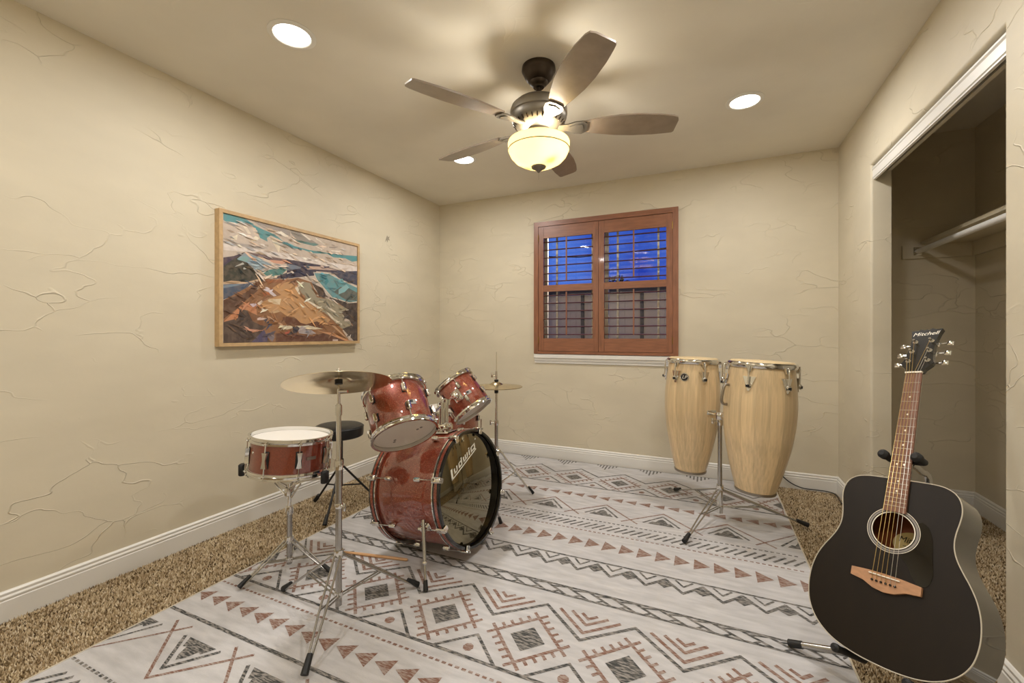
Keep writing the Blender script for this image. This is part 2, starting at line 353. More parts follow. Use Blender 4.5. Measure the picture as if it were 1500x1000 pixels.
# ================================================================== WINDOW + OUTSIDE
win = bpy.data.objects.new('window_1', None); COL.objects.link(win); win.location = (-.835, YB + .08, wz0); WORLD['window_1'] = Vector(win.location); struct(win)
gy0, gy1 = YB + .085, YB + .125
xm = (wx0 + wx1) / 2
g = G()
for lo, hi in (((wx0, gy0, wz0), (wx0 + .05, gy1, wz1)), ((wx1 - .05, gy0, wz0), (wx1, gy1, wz1)), ((wx0 + .05, gy0, wz0), (wx1 - .05, gy1, wz0 + .045)), ((wx0 + .05, gy0, wz1 - .045), (wx1 - .05, gy1, wz1)), ((xm - .035, gy0, wz0 + .045), (xm + .035, gy1, wz1 - .045))): g.box(lo, hi)
g.build('sash_frame', SASH, win, smooth=False)
for a, b_ in ((wx0 + .05, xm - .035), (xm + .035, wx1 - .05)):
    G().box((a, gy0 + .014, wz0 + .045), (b_, gy0 + .018, wz1 - .045)).build('pane', GLASS, win, smooth=False)
for xq in (on_y(px_, 450, gy0 - .007).x for px_ in (816, 868, 905, 964.5)):
    G().box((xq - .008, gy0 - .012, wz0 + .001), (xq + .008, gy0 - .002, wz1 - .001)).build('sash_bar', SASH, win, smooth=False)
# white sill moulding under the shutters
pr = [(0, 0), (.012, .004), (.014, .022), (.022, .028), (.022, .046), (.034, .052), (.034, .082), (0, .086)]
g = G(); k = len(pr); vs = []
for x in (-1.455, -.235): vs += [(x, YB - d, .862 + z) for d, z in pr]
g.add(vs, [tuple(range(k)), tuple(range(2 * k - 1, k - 1, -1))] + [(i, (i + 1) % k, k + (i + 1) % k, k + i) for i in range(k)])
struct(g.build('trim_4', WHITE, sharp=25))
# shutter frame
fx0, fx1, fz0, fz1 = -1.458, -.216, .95, 2.150
fr = thing('shutter_frame', 'reddish stained wood frame around the two window shutters', 'window frame', (-.835, YB, .95))
fw = .042
for nm, lo, hi, mm in (('side_rail', (fx0, YB - .028, fz0), (fx0 + fw, YB - .0005, fz1), SHUT), ('side_rail', (fx1 - fw, YB - .028, fz0), (fx1, YB - .0005, fz1), SHUT),
                   ('head_rail', (fx0 + fw, YB - .028, fz1 - fw), (fx1 - fw, YB - .0005, fz1), SHUTH), ('sill_rail', (fx0 + fw, YB - .028, fz0), (fx1 - fw, YB - .0005, fz0 + .022), SHUTH)):
    G().box(lo, hi).build(nm, mm, fr, smooth=False)
    (a, b_, c_), (d, e, f) = lo, hi
def shutter(x0, x1, label, hinge):
    z0, z1 = fz0 + .025, fz1 - fw - .003; y0, y1 = YB - .022, YB + .004
    t = thing('plantation_shutter', label, 'shutter', ((x0 + x1) / 2, YB, z0), 'window shutters')
    sw = .048
    for a, b_ in ((x0, x0 + sw), (x1 - sw, x1)): G().box((a, y0, z0), (b_, y1, z1)).build('stile', SHUT, t, smooth=False)
    a, b_ = x0 + sw + .0006, x1 - sw - .0006
    rails = ((z0, z0 + .115), (1.513, 1.572), (z1 - .105, z1))
    for r0, r1 in rails: G().box((a, y0 + .002, r0), (b_, y1 - .002, r1)).build('rail', SHUTH, t, smooth=False)
    proto = None
    for (lo, hi) in ((rails[0][1], rails[1][0]), (rails[1][1], rails[2][0])):
        n_ = 6; st = (hi - lo) / n_
        for i in range(n_):
            zc = lo + st * (i + .5)
            if proto is None:
                Mx = Matrix.Translation((0, -.009, 0))
                hw = (b_ - a) / 2 - .002; el = [(.032 * math.cos(q * math.pi / 6), .0052 * math.sin(q * math.pi / 6)) for q in range(12)]
                gg = G(Matrix.Translation(WORLD[t.name])); k = 12
                gg.add([(-hw, y_, z_) for y_, z_ in el] + [(hw, y_, z_) for y_, z_ in el], [tuple(range(11, -1, -1)), tuple(range(12, 24))] + [(i_, (i_ + 1) % 12, 12 + (i_ + 1) % 12, 12 + i_) for i_ in range(12)], Mx)
                ob = gg.build('louver', LOUV, t); proto = ob
            else:
                ob = proto.copy(); COL.objects.link(ob); ob.parent = t
            ob.location = (0, -.0, zc - z0); ob.rotation_euler = (math.radians(8.5 if zc > 1.55 else 3.5), 0, 0)
        G().box(((a + b_) / 2 - .006, y0 - .036, lo + .03), ((a + b_) / 2 + .006, y0 - .028, hi - .012)).build('tilt_rod', SHUT, t, smooth=False)
    for zc in (z0 + .1, z1 - .1):
        xh = x0 + .0 if hinge < 0 else x1
        G().cyl((xh, y0 - .005, zc - .03), (xh, y0 - .005, zc + .03), .004, n=8).build('hinge', mat('brass hinge', (150, 120, 70), .4, 1) if 'brass hinge' not in bpy.data.materials else bpy.data.materials['brass hinge'], t)
    return t
xs = -.862
shutter(fx0 + fw + .002, xs - .0015, 'wood plantation shutter panel hinged on the side nearer the painting', -1)
shutter(xs + .0015, fx1 - fw - .002, 'wood plantation shutter panel hinged on the side above the congas', 1)
# outside: ground, neighbour fence, trees, cable
struct(G().box((-9, YB + .2, -.6), (9, 12, -.5)).build('ground', mat('dusk ground', (50, 52, 48), 0.9), smooth=False))
fe = thing('yard_fence', 'grey board fence with dark posts outside the window', 'fence', (-2.2, 7.0, -.5))
bw = .30; x = -3.6
while x < 1.8:
    G().box((x, 7.0, -.5), (x + bw - .002, 7.03, 1.78)).build('board', GREYOUT, fe, smooth=False); x += bw
for x in (on_y(853, 460, 6.95).x - 1.5, on_y(853, 460, 6.95).x, on_y(940, 460, 6.95).x, on_y(940, 460, 6.95).x + 1.2): G().box((x - .025, 6.95, -.5), (x + .025, 6.999, 1.86)).build('post', DARKOUT, fe, smooth=False)
G().box((-3.6, 6.93, 1.79), (1.8, 7.06, 1.87)).build('cap_rail', DARKOUT, fe, smooth=False)
pt_ = thing('fence_fill_lamp', 'small unseen wall lantern added above the window to light the fence', 'lamp', (-.9, YB + .14, 2.55))  # unseen lantern, added on the outside wall to brighten the fence boards
G().rbox((-.95, YB + .141, 2.50), (-.85, YB + .156, 2.66), .01).build('wall_plate', BLKMET, pt_)
G().tube([(-.9, YB + .155, 2.60), (-.9, YB + .24, 2.63), (-.9, YB + .26, 2.58)], .008, 8).build('bracket', BLKMET, pt_)
G().lathe([(0, 2.58), (.06, 2.56), (.065, 2.552), (0, 2.552)], 16, Matrix.Translation((-.9, YB + .26, 0))).build('cap', BLKMET, pt_)
G().ball((-.9, YB + .26, 2.51), .035, 14).build('globe', BULB, pt_)
la = bpy.data.lights.new('fence_fill_light', 'POINT'); la.energy = 170; la.color = (1.0, .82, .6); la.shadow_soft_size = .04
lo = bpy.data.objects.new('fence_fill_light', la); COL.objects.link(lo); lo.parent = pt_; lo.location = (0, .13 + .06, -.06)
def tree(x, y, z, r, label, nb):
    t = thing('garden_tree', label, 'tree', (x, y, -.5), 'trees beyond the fence')
    G().cyl((x, y, -.5), (x, y, z), .07, .04, 8).build('trunk', DARKOUT, t)
    gg = G()
    for _ in range(nb):
        d = Vector((random.gauss(0, 1), random.gauss(0, 1), random.gauss(0, .8))).normalized() * r * random.uniform(.2, 1)
        c0 = Vector((x, y, z)) + d; u = Vector((random.uniform(-1, 1), random.uniform(-1, 1), random.uniform(-1, 1))).normalized(); w_ = u.orthogonal().normalized(); q = random.uniform(.05, .11)
        gg.add([c0 - u * q, c0 + w_ * q * .5, c0 + u * q, c0 - w_ * q * .5], [(0, 1, 2, 3)])
    gg.build('foliage', LEAFOUT, t, smooth=False)
tree(-3.25, 7.9, 1.75, .55, 'dark bushy tree in silhouette at the end of the fence', 700)
tree(-1.55, 8.3, 1.85, .42, 'small dark tree in silhouette above the fence', 500)
pl_ = thing('power_line', 'thin black power line strung between poles across the dusk sky', 'cable', (-1, 9, -.5))
G().tube([(-5, 9, 3.0), (-2.5, 9, 2.78), (0, 9, 2.85), (3, 9, 3.2)], .012, 6).build('cable', BLACK, pl_)
for x_, z_ in ((-5, 3.1), (3, 3.3)): G().cyl((x_, 9, -.5), (x_, 9, z_), .09, .07, 10).build('pole', DARKOUT, pl_)
# ================================================================== CEILING LIGHTS
for i, (x, y, lb) in enumerate(((-1.673, 1.341, 'round recessed ceiling light above the snare drum'), (0.19, 2.778, 'round recessed ceiling light above the congas'),
                         (-1.678, 2.821, 'round recessed ceiling light near the left rear corner, by a fan blade tip'), (0.19, 1.341, 'round recessed ceiling light above the guitar'),
                         (-1.673, -.10, 'round recessed fill light added behind the camera, on the painting side'), (0.19, -.10, 'round recessed fill light added behind the camera, on the closet side'))):  # last two are unseen, added to brighten the closet and fill the room
    t = thing('recessed_light', lb, 'ceiling light', (x, y, ZC), 'recessed ceiling lights')
    Tm = Matrix.Translation((x, y, ZC))
    G(Tm).lathe([(.075, -.0005), (.098, -.0005), (.098, -.003), (.092, -.006), (.078, -.007), (.075, -.004)], 40, closed=True).build('trim_ring', WHITE, t)
    G(Tm).lathe([(0, -.003), (.0745, -.003), (.0745, -.0005), (0, -.0005)], 40).build('lens', LENS, t)
    la = bpy.data.lights.new('downlight', 'AREA'); la.shape = 'DISK'; la.size = .14; la.energy = DOWNLIGHT_W; la.color = LAMP_COL
    lo = bpy.data.objects.new('downlight', la); COL.objects.link(lo); lo.location = (0, 0, -.012); lo.parent = t
# ================================================================== CEILING FAN
FX, FY, FR, FA = -.764, 2.008, .662, math.radians(22.8)
fan = thing('ceiling_fan', 'five-blade ceiling fan with lit frosted bowl and bronze canopy', 'ceiling fan', (FX, FY, ZC))
Tf = Matrix.Translation((FX, FY, 0))
G(Tf).lathe([(0, ZC - .0005), (.082, ZC - .0005), (.084, ZC - .018), (.078, ZC - .03), (.074, ZC - .034), (.07, ZC - .05), (.052, ZC - .072), (.046, ZC - .074), (.044, ZC - .082), (.034, ZC - .092), (.03, ZC - .094), (.026, ZC - .102), (0, ZC - .104)], 48).build('canopy', BRONZE, fan)
G(Tf).cyl((0, 0, 2.280), (0, 0, ZC - .1), .0135, n=16).build('downrod', BRONZE, fan)
mot = G(Tf).lathe([(0, 2.288), (.03, 2.287), (.07, 2.281), (.112, 2.266), (.134, 2.246), (.141, 2.228), (.141, 2.208), (.137, 2.203), (.138, 2.192), (.128, 2.167), (.108, 2.148), (.08, 2.138), (.06, 2.134), (0, 2.134)], 56).build('motor_housing', PEWTER, fan)
for i in range(30):
    a = 2 * math.pi * i / 30
    Mr = Tf @ Matrix.Rotation(a, 4, 'Z') @ Matrix.Translation((.1185, 0, 2.1580)) @ Matrix.Rotation(math.radians(135), 4, 'Y')
    G(Mr).rbox((-.012, -.0035, -.001), (.012, .0035, .0035), .003).build('vent_slot', BRONZE, mot, smooth=False)
G(Tf).lathe([(0, 2.133), (.056, 2.133), (.056, 2.115), (.046, 2.105), (.046, 2.082), (0, 2.082)], 40).build('switch_housing', PEWTER, fan)
bp_ = [(.0, -.5), (.045, -.36), (.1, -.46), (.25, -.72), (.42, -.92), (.6, -1.0), (.8, -.95), (.94, -.82), (.985, -.70), (1.0, -.45), (1.0, .52), (.985, .62), (.93, .68), (.8, .78), (.6, .84), (.42, .8), (.25, .66), (.1, .5), (.0, .5)]
for i in range(5):
    a = FA + i * 2 * math.pi / 5
    Mr = Tf @ Matrix.Rotation(a, 4, 'Z') @ Matrix.Translation((0, 0, 2.152)) @ Matrix.Rotation(math.radians(-13), 4, 'X')
    r0 = .178; pts = [(r0 + u * (FR + .012 - r0), v * .080) for u, v in bp_[1:-1]]
    bl = G(Mr).prism(pts, -.0035, .0035).build('blade', BLADE, fan)
    ir = G(Mr); k = 12
    ir.prism([(.095, -.018), (.14, -.022), (.18, -.040), (.215, -.044), (.236, -.030), (.24, 0), (.236, .030), (.215, .044), (.18, .040), (.14, .022), (.095, .018)], -.0105, -.0042)
    ib = ir.build('blade_iron', PEWTER, fan)
    G(Mr).prism([(.15, -.012), (.185, -.026), (.212, -.028), (.222, 0), (.212, .028), (.185, .026), (.15, .012)], -.0145, -.0107).build('iron_boss', PEWTER, ib)
bp3 = [(.143, 2.080), (.1495, 2.076), (.1525, 2.068), (.1515, 2.040), (.1500, 2.034), (.1480, 2.028), (.138, 2.006), (.118, 1.984), (.088, 1.966), (.048, 1.955), (.012, 1.952)]
bowl = G(Tf).lathe(bp3 + [(max(r_ - .0035, .012), z_ + (.0035 if z_ < 2.03 else 0)) for r_, z_ in reversed(bp3)], 56, closed=True).build('light_bowl', BOWLG, fan)
G(Tf).lathe([(.1525, 2.0365), (.1535, 2.035), (.1525, 2.0335), (.150, 2.0325), (.150, 2.0375)], 56, closed=True).build('bowl_band', NICKEL, bowl)
G(Tf).lathe([(0, 1.962), (.034, 1.958), (.037, 1.953), (.034, 1.946), (.018, 1.938), (.010, 1.932), (.006, 1.925), (0, 1.921)], 28).build('finial', PEWTER, fan)
G(Tf).cyl((0, 0, 1.890), (0, 0, 1.923), .0012, n=6).build('pull_chain', CHROME, fan)
G(Tf).cyl((0, 0, 1.955), (0, 0, 2.083), .006, n=10).build('lamp_rod', PEWTER, fan)
for i in range(2):
    a = math.radians(-20 + 180 * i); bx_, by_ = FX + .075 * math.cos(a), FY + .075 * math.sin(a)
    G().ball((bx_, by_, 1.992), .018, 14, sq=(1, 1, 1.1)).build('bulb', BULB, fan)
    la = bpy.data.lights.new('bulb_light', 'POINT'); la.energy = BOWL_W; la.color = (1.0, .93, .80); la.shadow_soft_size = .028
    lo = bpy.data.objects.new('bulb_light', la); COL.objects.link(lo); lo.parent = fan; lo.location = Vector((bx_, by_, 2.030)) - Vector((FX, FY, ZC))
# ================================================================== RUG
RX0, RX1, RY0, RY1, RZ = -2.003, .442, .50, 3.705, .007
rug = thing('area_rug', 'pale grey area rug printed with charcoal and rust geometric bands', 'rug', ((RX0 + RX1) / 2, (RY0 + RY1) / 2, 0))
G().box((RX0, RY0, .0005), (RX1, RY1, RZ)).build('woven_field', RUG, rug, smooth=False)
BIND = mat('rug binding', (196, 186, 165), .8)
for lo, hi in (((RX0 - .006, RY0, .0005), (RX0 - .0002, RY1, RZ + .001)), ((RX1 + .0002, RY0, .0005), (RX1 + .006, RY1, RZ + .001))): G().box(lo, hi).build('bound_edge', BIND, rug, smooth=False)
CH, RU = (66, 67, 66), (124, 90, 76)
PP = []
def stroke(a, b_, w_, c):
    a, b_ = Vector(a).to_2d(), Vector(b_).to_2d(); d = (b_ - a); 
    if d.length < 1e-6: return
    nrm = Vector((-d.y, d.x)).normalized() * w_ / 2; e = d.normalized() * w_ * .3
    p = [a - e - nrm, b_ + e - nrm, b_ + e + nrm, a - e + nrm]
    q = [(min(max(v.x, RX0 + .002), RX1 - .002), min(max(v.y, RY0 + .002), RY1 - .001)) for v in p]
    PP.append((q, c))
def fill(pts, c): PP.append(([(min(max(x, RX0 + .002), RX1 - .002), min(max(y, RY0 + .002), RY1 - .001)) for x, y in pts], c))
def poly_line(pts, w_, c):
    for a, b_ in zip(pts, pts[1:]): stroke(a, b_, w_, c)
PER = .353; C0 = -1.662          # diamond centres C0 + k*PER
ks = range(-1, 8)
def hline(y, w_, c): stroke((RX0, y), (RX1, y), w_, c)
def dotline(y, c, step=.026, w_=.010):
    x = RX0 + .01
    while x < RX1 - .02: stroke((x, y), (x + .010, y), w_, c); x += step
def inside(x): return RX0 - .2 < x < RX1 + .2
def diamonds(yc, flip):
    """diamond band with base line below, zigzag above"""
    for k in ks:
        xc = C0 + k * PER
        if not inside(xc): continue
        h = .125; cs = [(xc, yc + h), (xc + h, yc), (xc, yc - h), (xc - h, yc)]
        for i in range(4):
            a, b_ = Vector(cs[i]), Vector(cs[(i + 1) % 4]); d = (b_ - a).normalized(); nr = (a + b_) / 2 - Vector((xc, yc)); nr.normalize()
            stroke(a - d * .035, b_ + d * .035, .013, RU)
            for t_ in (.2, .4, .6, .8):
                p = a.lerp(b_, t_); stroke(p, p + nr * .026, .012, RU)
        q = .068; fill([(xc, yc + q), (xc + q, yc), (xc, yc - q), (xc - q, yc)], CH)
        xb = xc + PER / 2
        stroke((xc, yc + .222), (xb, yc + .072), .014, CH); stroke((xb, yc + .072), (xc + PER, yc + .222), .014, CH)
        stroke((xb - .125, yc - .17), (xb, yc - .055), .012, CH); stroke((xb, yc - .055), (xb + .125, yc - .17), .012, CH)
        fill([(xb + .020 * math.cos(i * math.pi / 4), yc - .125 + .020 * math.sin(i * math.pi / 4)) for i in range(8)], RU)
    hline(yc - .17, .014, CH)
def tri_row(y, s, d):
    x = RX0 + .03
    while x < RX1 - .02:
        fill([(x - d * .036, y - s), (x + d * .036, y), (x - d * .036, y + s)], RU); x += .0885
def mountains(y0, s):
    """rust crossing zigzag and stepped charcoal peaks; s=1 points up (+y)"""
    for k in ks:
        xc = C0 + k * PER
        if not inside(xc): continue
        a, b_ = xc - PER / 2, xc + PER / 2
        stroke((a - .045, y0 - s * .045), (xc, y0 + s * .165), .011, RU); stroke((xc, y0 + s * .165), (b_ + .045, y0 - s * .045), .011, RU)
        stroke((xc - .10, y0 - s * .005), (xc, y0 + s * .12), .013, CH); stroke((xc, y0 + s * .12), (xc + .10, y0 - s * .005), .013, CH)
        fill([(xc - .075, y0 - s * .01), (xc - .05, y0 + s * .03), (xc - .035, y0 + s * .025), (xc - .02, y0 + s * .06), (xc, y0 + s * .08), (xc + .02, y0 + s * .06), (xc + .035, y0 + s * .025), (xc + .05, y0 + s * .03), (xc + .075, y0 - s * .01)], CH)
def dashes(yc):
    dotline(yc + .075, CH); dotline(yc - .075, RU)
    x = RX0 + .02
    while x < RX1 - .06: stroke((x, yc - .032), (x + .055, yc + .032), .013, CH); x += .043
# back edge combs
for k in ks:
    xb = C0 + (k + .5) * PER
    if inside(xb):
        for j, ln in enumerate((.03, .06, .09, .125, .09, .06, .03)): stroke((xb + (j - 3) * .026, RY1 - .004), (xb + (j - 3) * .026, RY1 - .004 - ln), .011, CH)
hline(RY1 - .004, .008, CH)
diamonds(3.29, 0); tri_row(2.945, .036, -1); mountains(2.672, 1); dashes(2.495); tri_row(2.28, .052, 1)
hline(2.108, .012, CH)
x = -.41 - .156 * 12
while x < RX1 + .1:
    if inside(x):
        stroke((x - .078, 2.085), (x, 2.000), .015, CH); stroke((x, 2.000), (x + .078, 2.085), .015, CH)
        stroke((x - .035, 2.095), (x, 2.052), .010, CH); stroke((x, 2.052), (x + .035, 2.095), .010, CH)
        fill([(x + .045, 2.040), (x + .078, 2.07), (x + .111, 2.040), (x + .078, 2.012)], CH)
    x += .156
hline(1.845, .012, CH); hline(1.783, .012, CH)
x = RX0
while x < RX1:
    stroke((x, 1.843), (x + .10, 1.787), .012, CH); stroke((x + .045, 1.787), (x + .07, 1.806), .010, CH); stroke((x + .03, 1.826), (x + .095, 1.842), .010, CH); x += .096
for k in ks:
    xb = C0 + (k + .5) * PER
    if inside(xb):
        for tip, hw in ((1.582, .118), (1.630, .07), (1.668, .028)):
            stroke((xb - hw, tip + .105 * hw / .118), (xb, tip), .014, RU); stroke((xb, tip), (xb + hw, tip + .105 * hw / .118), .014, RU)
diamonds(1.468, 0); dotline(1.245, RU); tri_row(1.152, .036, -1); hline(1.04, .015, CH)
mountains(.955, -1); dashes(.66)
def rugP(x, y, h): return (x, y, h)
flat('printed_pattern', PP, RUGPRINT, rug, rugP, RZ + .0004, 2.0e-7)
# ================================================================== CARPET PILE (visible strips beside the rug)
areas = [(XL + .016, RX0 - .008, .30, YB - .018), (RX1 + .008, XR - .016, .6, YB - .018), (XR - .016, CXB - .016, 1.9, 3.06), (JX + .002, CXB - .016, 3.06, YB - .018), (JX + .002, CXB - .016, CY0 + .02, 1.9)]
PTS = []
sp_ = .0074
for x0, x1, y0, y1 in areas:
    gx, gy = np.meshgrid(np.arange(x0 + sp_ * .6, x1, sp_), np.arange(y0, y1 - .004, sp_)); PTS.append(np.stack([gx.ravel(), gy.ravel()], 1))
PTS = np.concatenate(PTS); N = len(PTS); PTS = PTS + np.random.uniform(-.0028, .0028, PTS.shape)
ang = np.random.uniform(0, 2 * np.pi, N); lean = np.random.uniform(.001, .0055, N); la_ = np.random.uniform(0, 2 * np.pi, N); hh = np.random.uniform(.007, .013, N)
VV = np.zeros((N, 5, 3)); rr = np.random.uniform(.0026, .0040, N)
for i in range(4):
    a = ang + i * np.pi / 2; VV[:, i, 0] = PTS[:, 0] + rr * np.cos(a); VV[:, i, 1] = PTS[:, 1] + rr * np.sin(a); VV[:, i, 2] = .0003
VV[:, 4, 0] = PTS[:, 0] + lean * np.cos(la_); VV[:, 4, 1] = PTS[:, 1] + lean * np.sin(la_); VV[:, 4, 2] = hh
tri = np.array([[0, 1, 4], [1, 2, 4], [2, 3, 4], [3, 0, 4]]); FF = (np.arange(N)[:, None, None] * 5 + tri[None]).reshape(-1, 3)
me = bpy.data.meshes.new('carpet_pile'); me.vertices.add(N * 5); me.vertices.foreach_set('co', VV.ravel()); me.loops.add(len(FF) * 3); me.loops.foreach_set('vertex_index', FF.ravel().astype(np.int32))
me.polygons.add(len(FF)); me.polygons.foreach_set('loop_start', np.arange(0, len(FF) * 3, 3, dtype=np.int32)); me.update(calc_edges=True)
pal = np.array([lin(c) for c in ((190, 172, 140), (172, 152, 120), (150, 130, 98), (208, 192, 164), (100, 82, 56), (72, 56, 36))]); pick = np.random.choice(6, N, p=[.25, .23, .18, .13, .12, .09])
cc = np.ones((N, 5, 4)); cc[:, :, :3] = pal[pick][:, None, :]
ca = me.color_attributes.new('tint', 'FLOAT_COLOR', 'POINT'); ca.data.foreach_set('color', cc.ravel()); me.materials.append(TUFT)
pile = bpy.data.objects.new('carpet_pile', me); COL.objects.link(pile); pile['kind'] = 'stuff'; pile['label'] = 'tan and brown flecked carpet pile around the rug'; pile['category'] = 'carpet'
# ================================================================== PAINTING
pd = .042
pw = XL + pd
cTL, cTR, cBR, cBL = (on_x(*p, pw) for p in ((320.5, 306), (527, 356.2), (527, 501), (322, 510)))
py0, py1 = (cTL.y + cBL.y) / 2, (cTR.y + cBR.y) / 2; pz0, pz1 = (cBL.z + cBR.z) / 2, (cTL.z + cTR.z) / 2
art = thing('framed_painting', 'framed landscape painting of tan and teal mountains on the wall', 'painting', (XL, (py0 + py1) / 2, pz0))
fw = .020
for nm, lo, hi in (('frame_side', (XL + .0005, py0, pz0), (pw, py0 + fw, pz1)), ('frame_side', (XL + .0005, py1 - fw, pz0), (pw, py1, pz1)),
                   ('frame_top', (XL + .0005, py0 + fw, pz1 - fw), (pw, py1 - fw, pz1)), ('frame_bottom', (XL + .0005, py0 + fw, pz0), (pw, py1 - fw, pz0 + fw))):
    G().box(lo, hi).build(nm, FRAMEW, art, smooth=False)
ya, yb, za, zb = py0 + fw + .001, py1 - fw - .001, pz0 + fw + .001, pz1 - fw - .001
cp = pw - .008
G().box((XL + .0005, ya, za), (cp, yb, zb)).build('canvas', mat('canvas', (196, 180, 164), .8), art, smooth=False)
QA = lambda x, y: (315 + x / 9.0909, 300 + y / 9.0909)
QB = lambda x, y: (420 + x / 9.0909, 320 + y / 9.0909)
QC = lambda x, y: (315 + x / 9.0909, 400 + y / 9.0909)
QD = lambda x, y: (420 + x / 9.0909, 400 + y / 9.0909)
AP = []
def paint(rgb, *segs):
    pts = []
    for q, ps in segs: pts += [q(*p) for p in ps]
    out = []
    for p in pts:
        w_ = on_x(p[0], p[1], cp); out.append((min(max(w_.y, ya), yb), min(max(w_.z, za), zb)))
    gr_ = sum(rgb) / 3; AP.append((out, tuple(v * .84 + gr_ * .16 for v in rgb)))
AP.append(([(ya, za), (yb, za), (yb, zb), (ya, zb)], (192, 178, 164)))
paint((84, 148, 152), (QA, [(110, 60), (400, 150), (520, 270), (640, 330), (740, 370), (830, 420), (900, 480), (1000, 530)]), (QB, [(80, 360), (300, 420), (450, 440), (560, 460), (700, 480), (980, 510), (980, 575), (870, 575), (780, 530), (620, 515), (540, 470), (350, 460), (200, 410), (80, 395)]), (QA, [(1000, 556), (900, 515), (830, 450), (740, 405), (690, 440), (700, 490), (600, 440), (560, 340), (480, 270), (380, 235), (200, 255), (140, 220), (110, 200)]))
paint((158, 148, 140), (QA, [(470, 205), (700, 250), (1000, 340), (1000, 420), (850, 350), (650, 310)]))
paint((150, 142, 132), (QB, [(40, 120), (200, 200), (420, 340), (380, 370), (150, 310), (60, 200)]))
paint((104, 138, 132), (QB, [(80, 255), (140, 290), (380, 330), (430, 350), (360, 365), (150, 315)]))
for ps in ([(160, 170), (200, 185), (330, 285), (300, 290)], [(385, 255), (520, 335), (500, 345), (390, 275)], [(365, 360), (390, 365), (480, 410), (460, 415)], [(580, 420), (720, 430), (700, 450), (600, 435)], [(50, 255), (75, 260), (125, 300), (100, 300)]):
    paint((224, 214, 198), (QB, ps))
paint((150, 138, 128), (QB, [(560, 375), (690, 375), (640, 395), (570, 392)]))
for c, ps in (((222, 208, 184), [(370, 280), (420, 290), (480, 385), (440, 385)]), ((224, 212, 186), [(300, 395), (290, 465), (210, 460), (230, 425)]), ((226, 214, 186), [(480, 450), (540, 415), (590, 440), (560, 475), (490, 485)]),
              ((220, 206, 178), [(740, 440), (790, 450), (870, 540), (850, 640), (780, 520)]), ((208, 186, 164), [(490, 290), (540, 310), (580, 420), (520, 390)]), ((216, 204, 192), [(340, 370), (410, 420), (400, 440), (360, 420)]), ((230, 220, 200), [(830, 360), (880, 350), (980, 420), (930, 425)])):
    paint(c, (QA, ps))
paint((170, 160, 152), (QA, [(130, 490), (560, 540), (700, 580), (560, 590), (130, 540)]))
paint((214, 202, 192), (QA, [(110, 510), (560, 590), (1000, 660)]), (QB, [(300, 540), (980, 650), (980, 735), (500, 620), (0, 545)]), (QA, [(600, 640), (110, 600)]))
paint((74, 68, 82), (QB, [(0, 540), (450, 620), (700, 690), (980, 760), (980, 890), (850, 840), (700, 760), (600, 720), (300, 690), (0, 720)]))
paint((112, 122, 136), (QB, [(0, 600), (200, 640), (180, 665), (0, 690)])); paint((188, 160, 144), (QB, [(220, 630), (480, 640), (680, 690), (420, 680), (250, 675)])); paint((70, 96, 112), (QB, [(260, 620), (310, 615), (295, 665), (280, 665)]))
paint((112, 92, 92), (QA, [(400, 620), (600, 660), (1000, 740), (1000, 790), (850, 770), (560, 690)]))
paint((206, 150, 124), (QA, [(720, 730), (960, 750), (900, 790), (760, 770)]))
paint((70, 68, 58), (QA, [(110, 700), (250, 680), (400, 625), (300, 720), (420, 760), (520, 880), (640, 1000)]), (QC, [(600, 80), (400, 130), (110, 130)]))
paint((76, 64, 80), (QA, [(110, 700), (250, 680), (400, 630), (200, 750), (110, 820)]))
paint((134, 152, 160), (QA, [(400, 630), (560, 690), (760, 800), (640, 850), (560, 890), (430, 770), (290, 720), (340, 680)]))
paint((122, 164, 162), (QA, [(300, 730), (380, 680), (450, 700), (430, 760)]))
for c, ps in (((222, 184, 158), [(390, 630), (420, 625), (560, 750), (520, 755)]), ((220, 190, 164), [(560, 690), (610, 680), (720, 750), (690, 750)]), ((224, 190, 166), [(630, 795), (660, 795), (710, 830), (650, 830)]), ((176, 176, 166), [(370, 765), (390, 790), (260, 825), (280, 810)]), ((176, 176, 166), [(380, 830), (420, 850), (370, 870)])): paint(c, (QA, ps))
paint((84, 130, 124), (QA, [(600, 890), (860, 835), (960, 860), (880, 930), (720, 950), (640, 930)]))
paint((64, 62, 78), (QA, [(760, 980), (960, 900)]), (QB, [(0, 740), (150, 690), (400, 690), (360, 760), (250, 770), (0, 800)]))
paint((78, 88, 106), (QC, [(110, 150), (420, 130), (500, 110), (400, 230), (250, 300), (110, 350)]))
paint((112, 132, 148), (QC, [(110, 160), (400, 132), (300, 165), (110, 200)]))
paint((208, 172, 136), (QC, [(110, 115), (260, 110), (420, 120), (600, 70), (610, 85), (420, 140), (110, 142)]))
paint((146, 100, 66), (QC, [(620, 70), (940, 85)]), (QD, [(150, 60), (330, 120), (400, 300), (560, 350), (830, 470), (740, 520), (770, 640), (870, 680), (740, 760), (830, 900), (840, 960), (0, 960)]), (QC, [(110, 980), (110, 360), (520, 140)]))
paint((96, 66, 50), (QC, [(110, 360), (400, 260), (560, 130), (640, 80), (560, 240), (400, 370), (330, 440), (110, 610)]))
paint((194, 144, 94), (QC, [(760, 200), (850, 140), (1000, 110)]), (QD, [(60, 110), (200, 320), (580, 620), (520, 690), (400, 640), (250, 680), (130, 640), (100, 580), (0, 570)]), (QC, [(870, 510), (750, 540), (600, 400), (700, 350), (880, 290)]))
paint((152, 142, 118), (QD, [(150, 210), (200, 110), (310, 130), (400, 320), (560, 350), (740, 440), (830, 480), (730, 510), (770, 640), (840, 640), (860, 700), (740, 750), (560, 570), (260, 350)]))
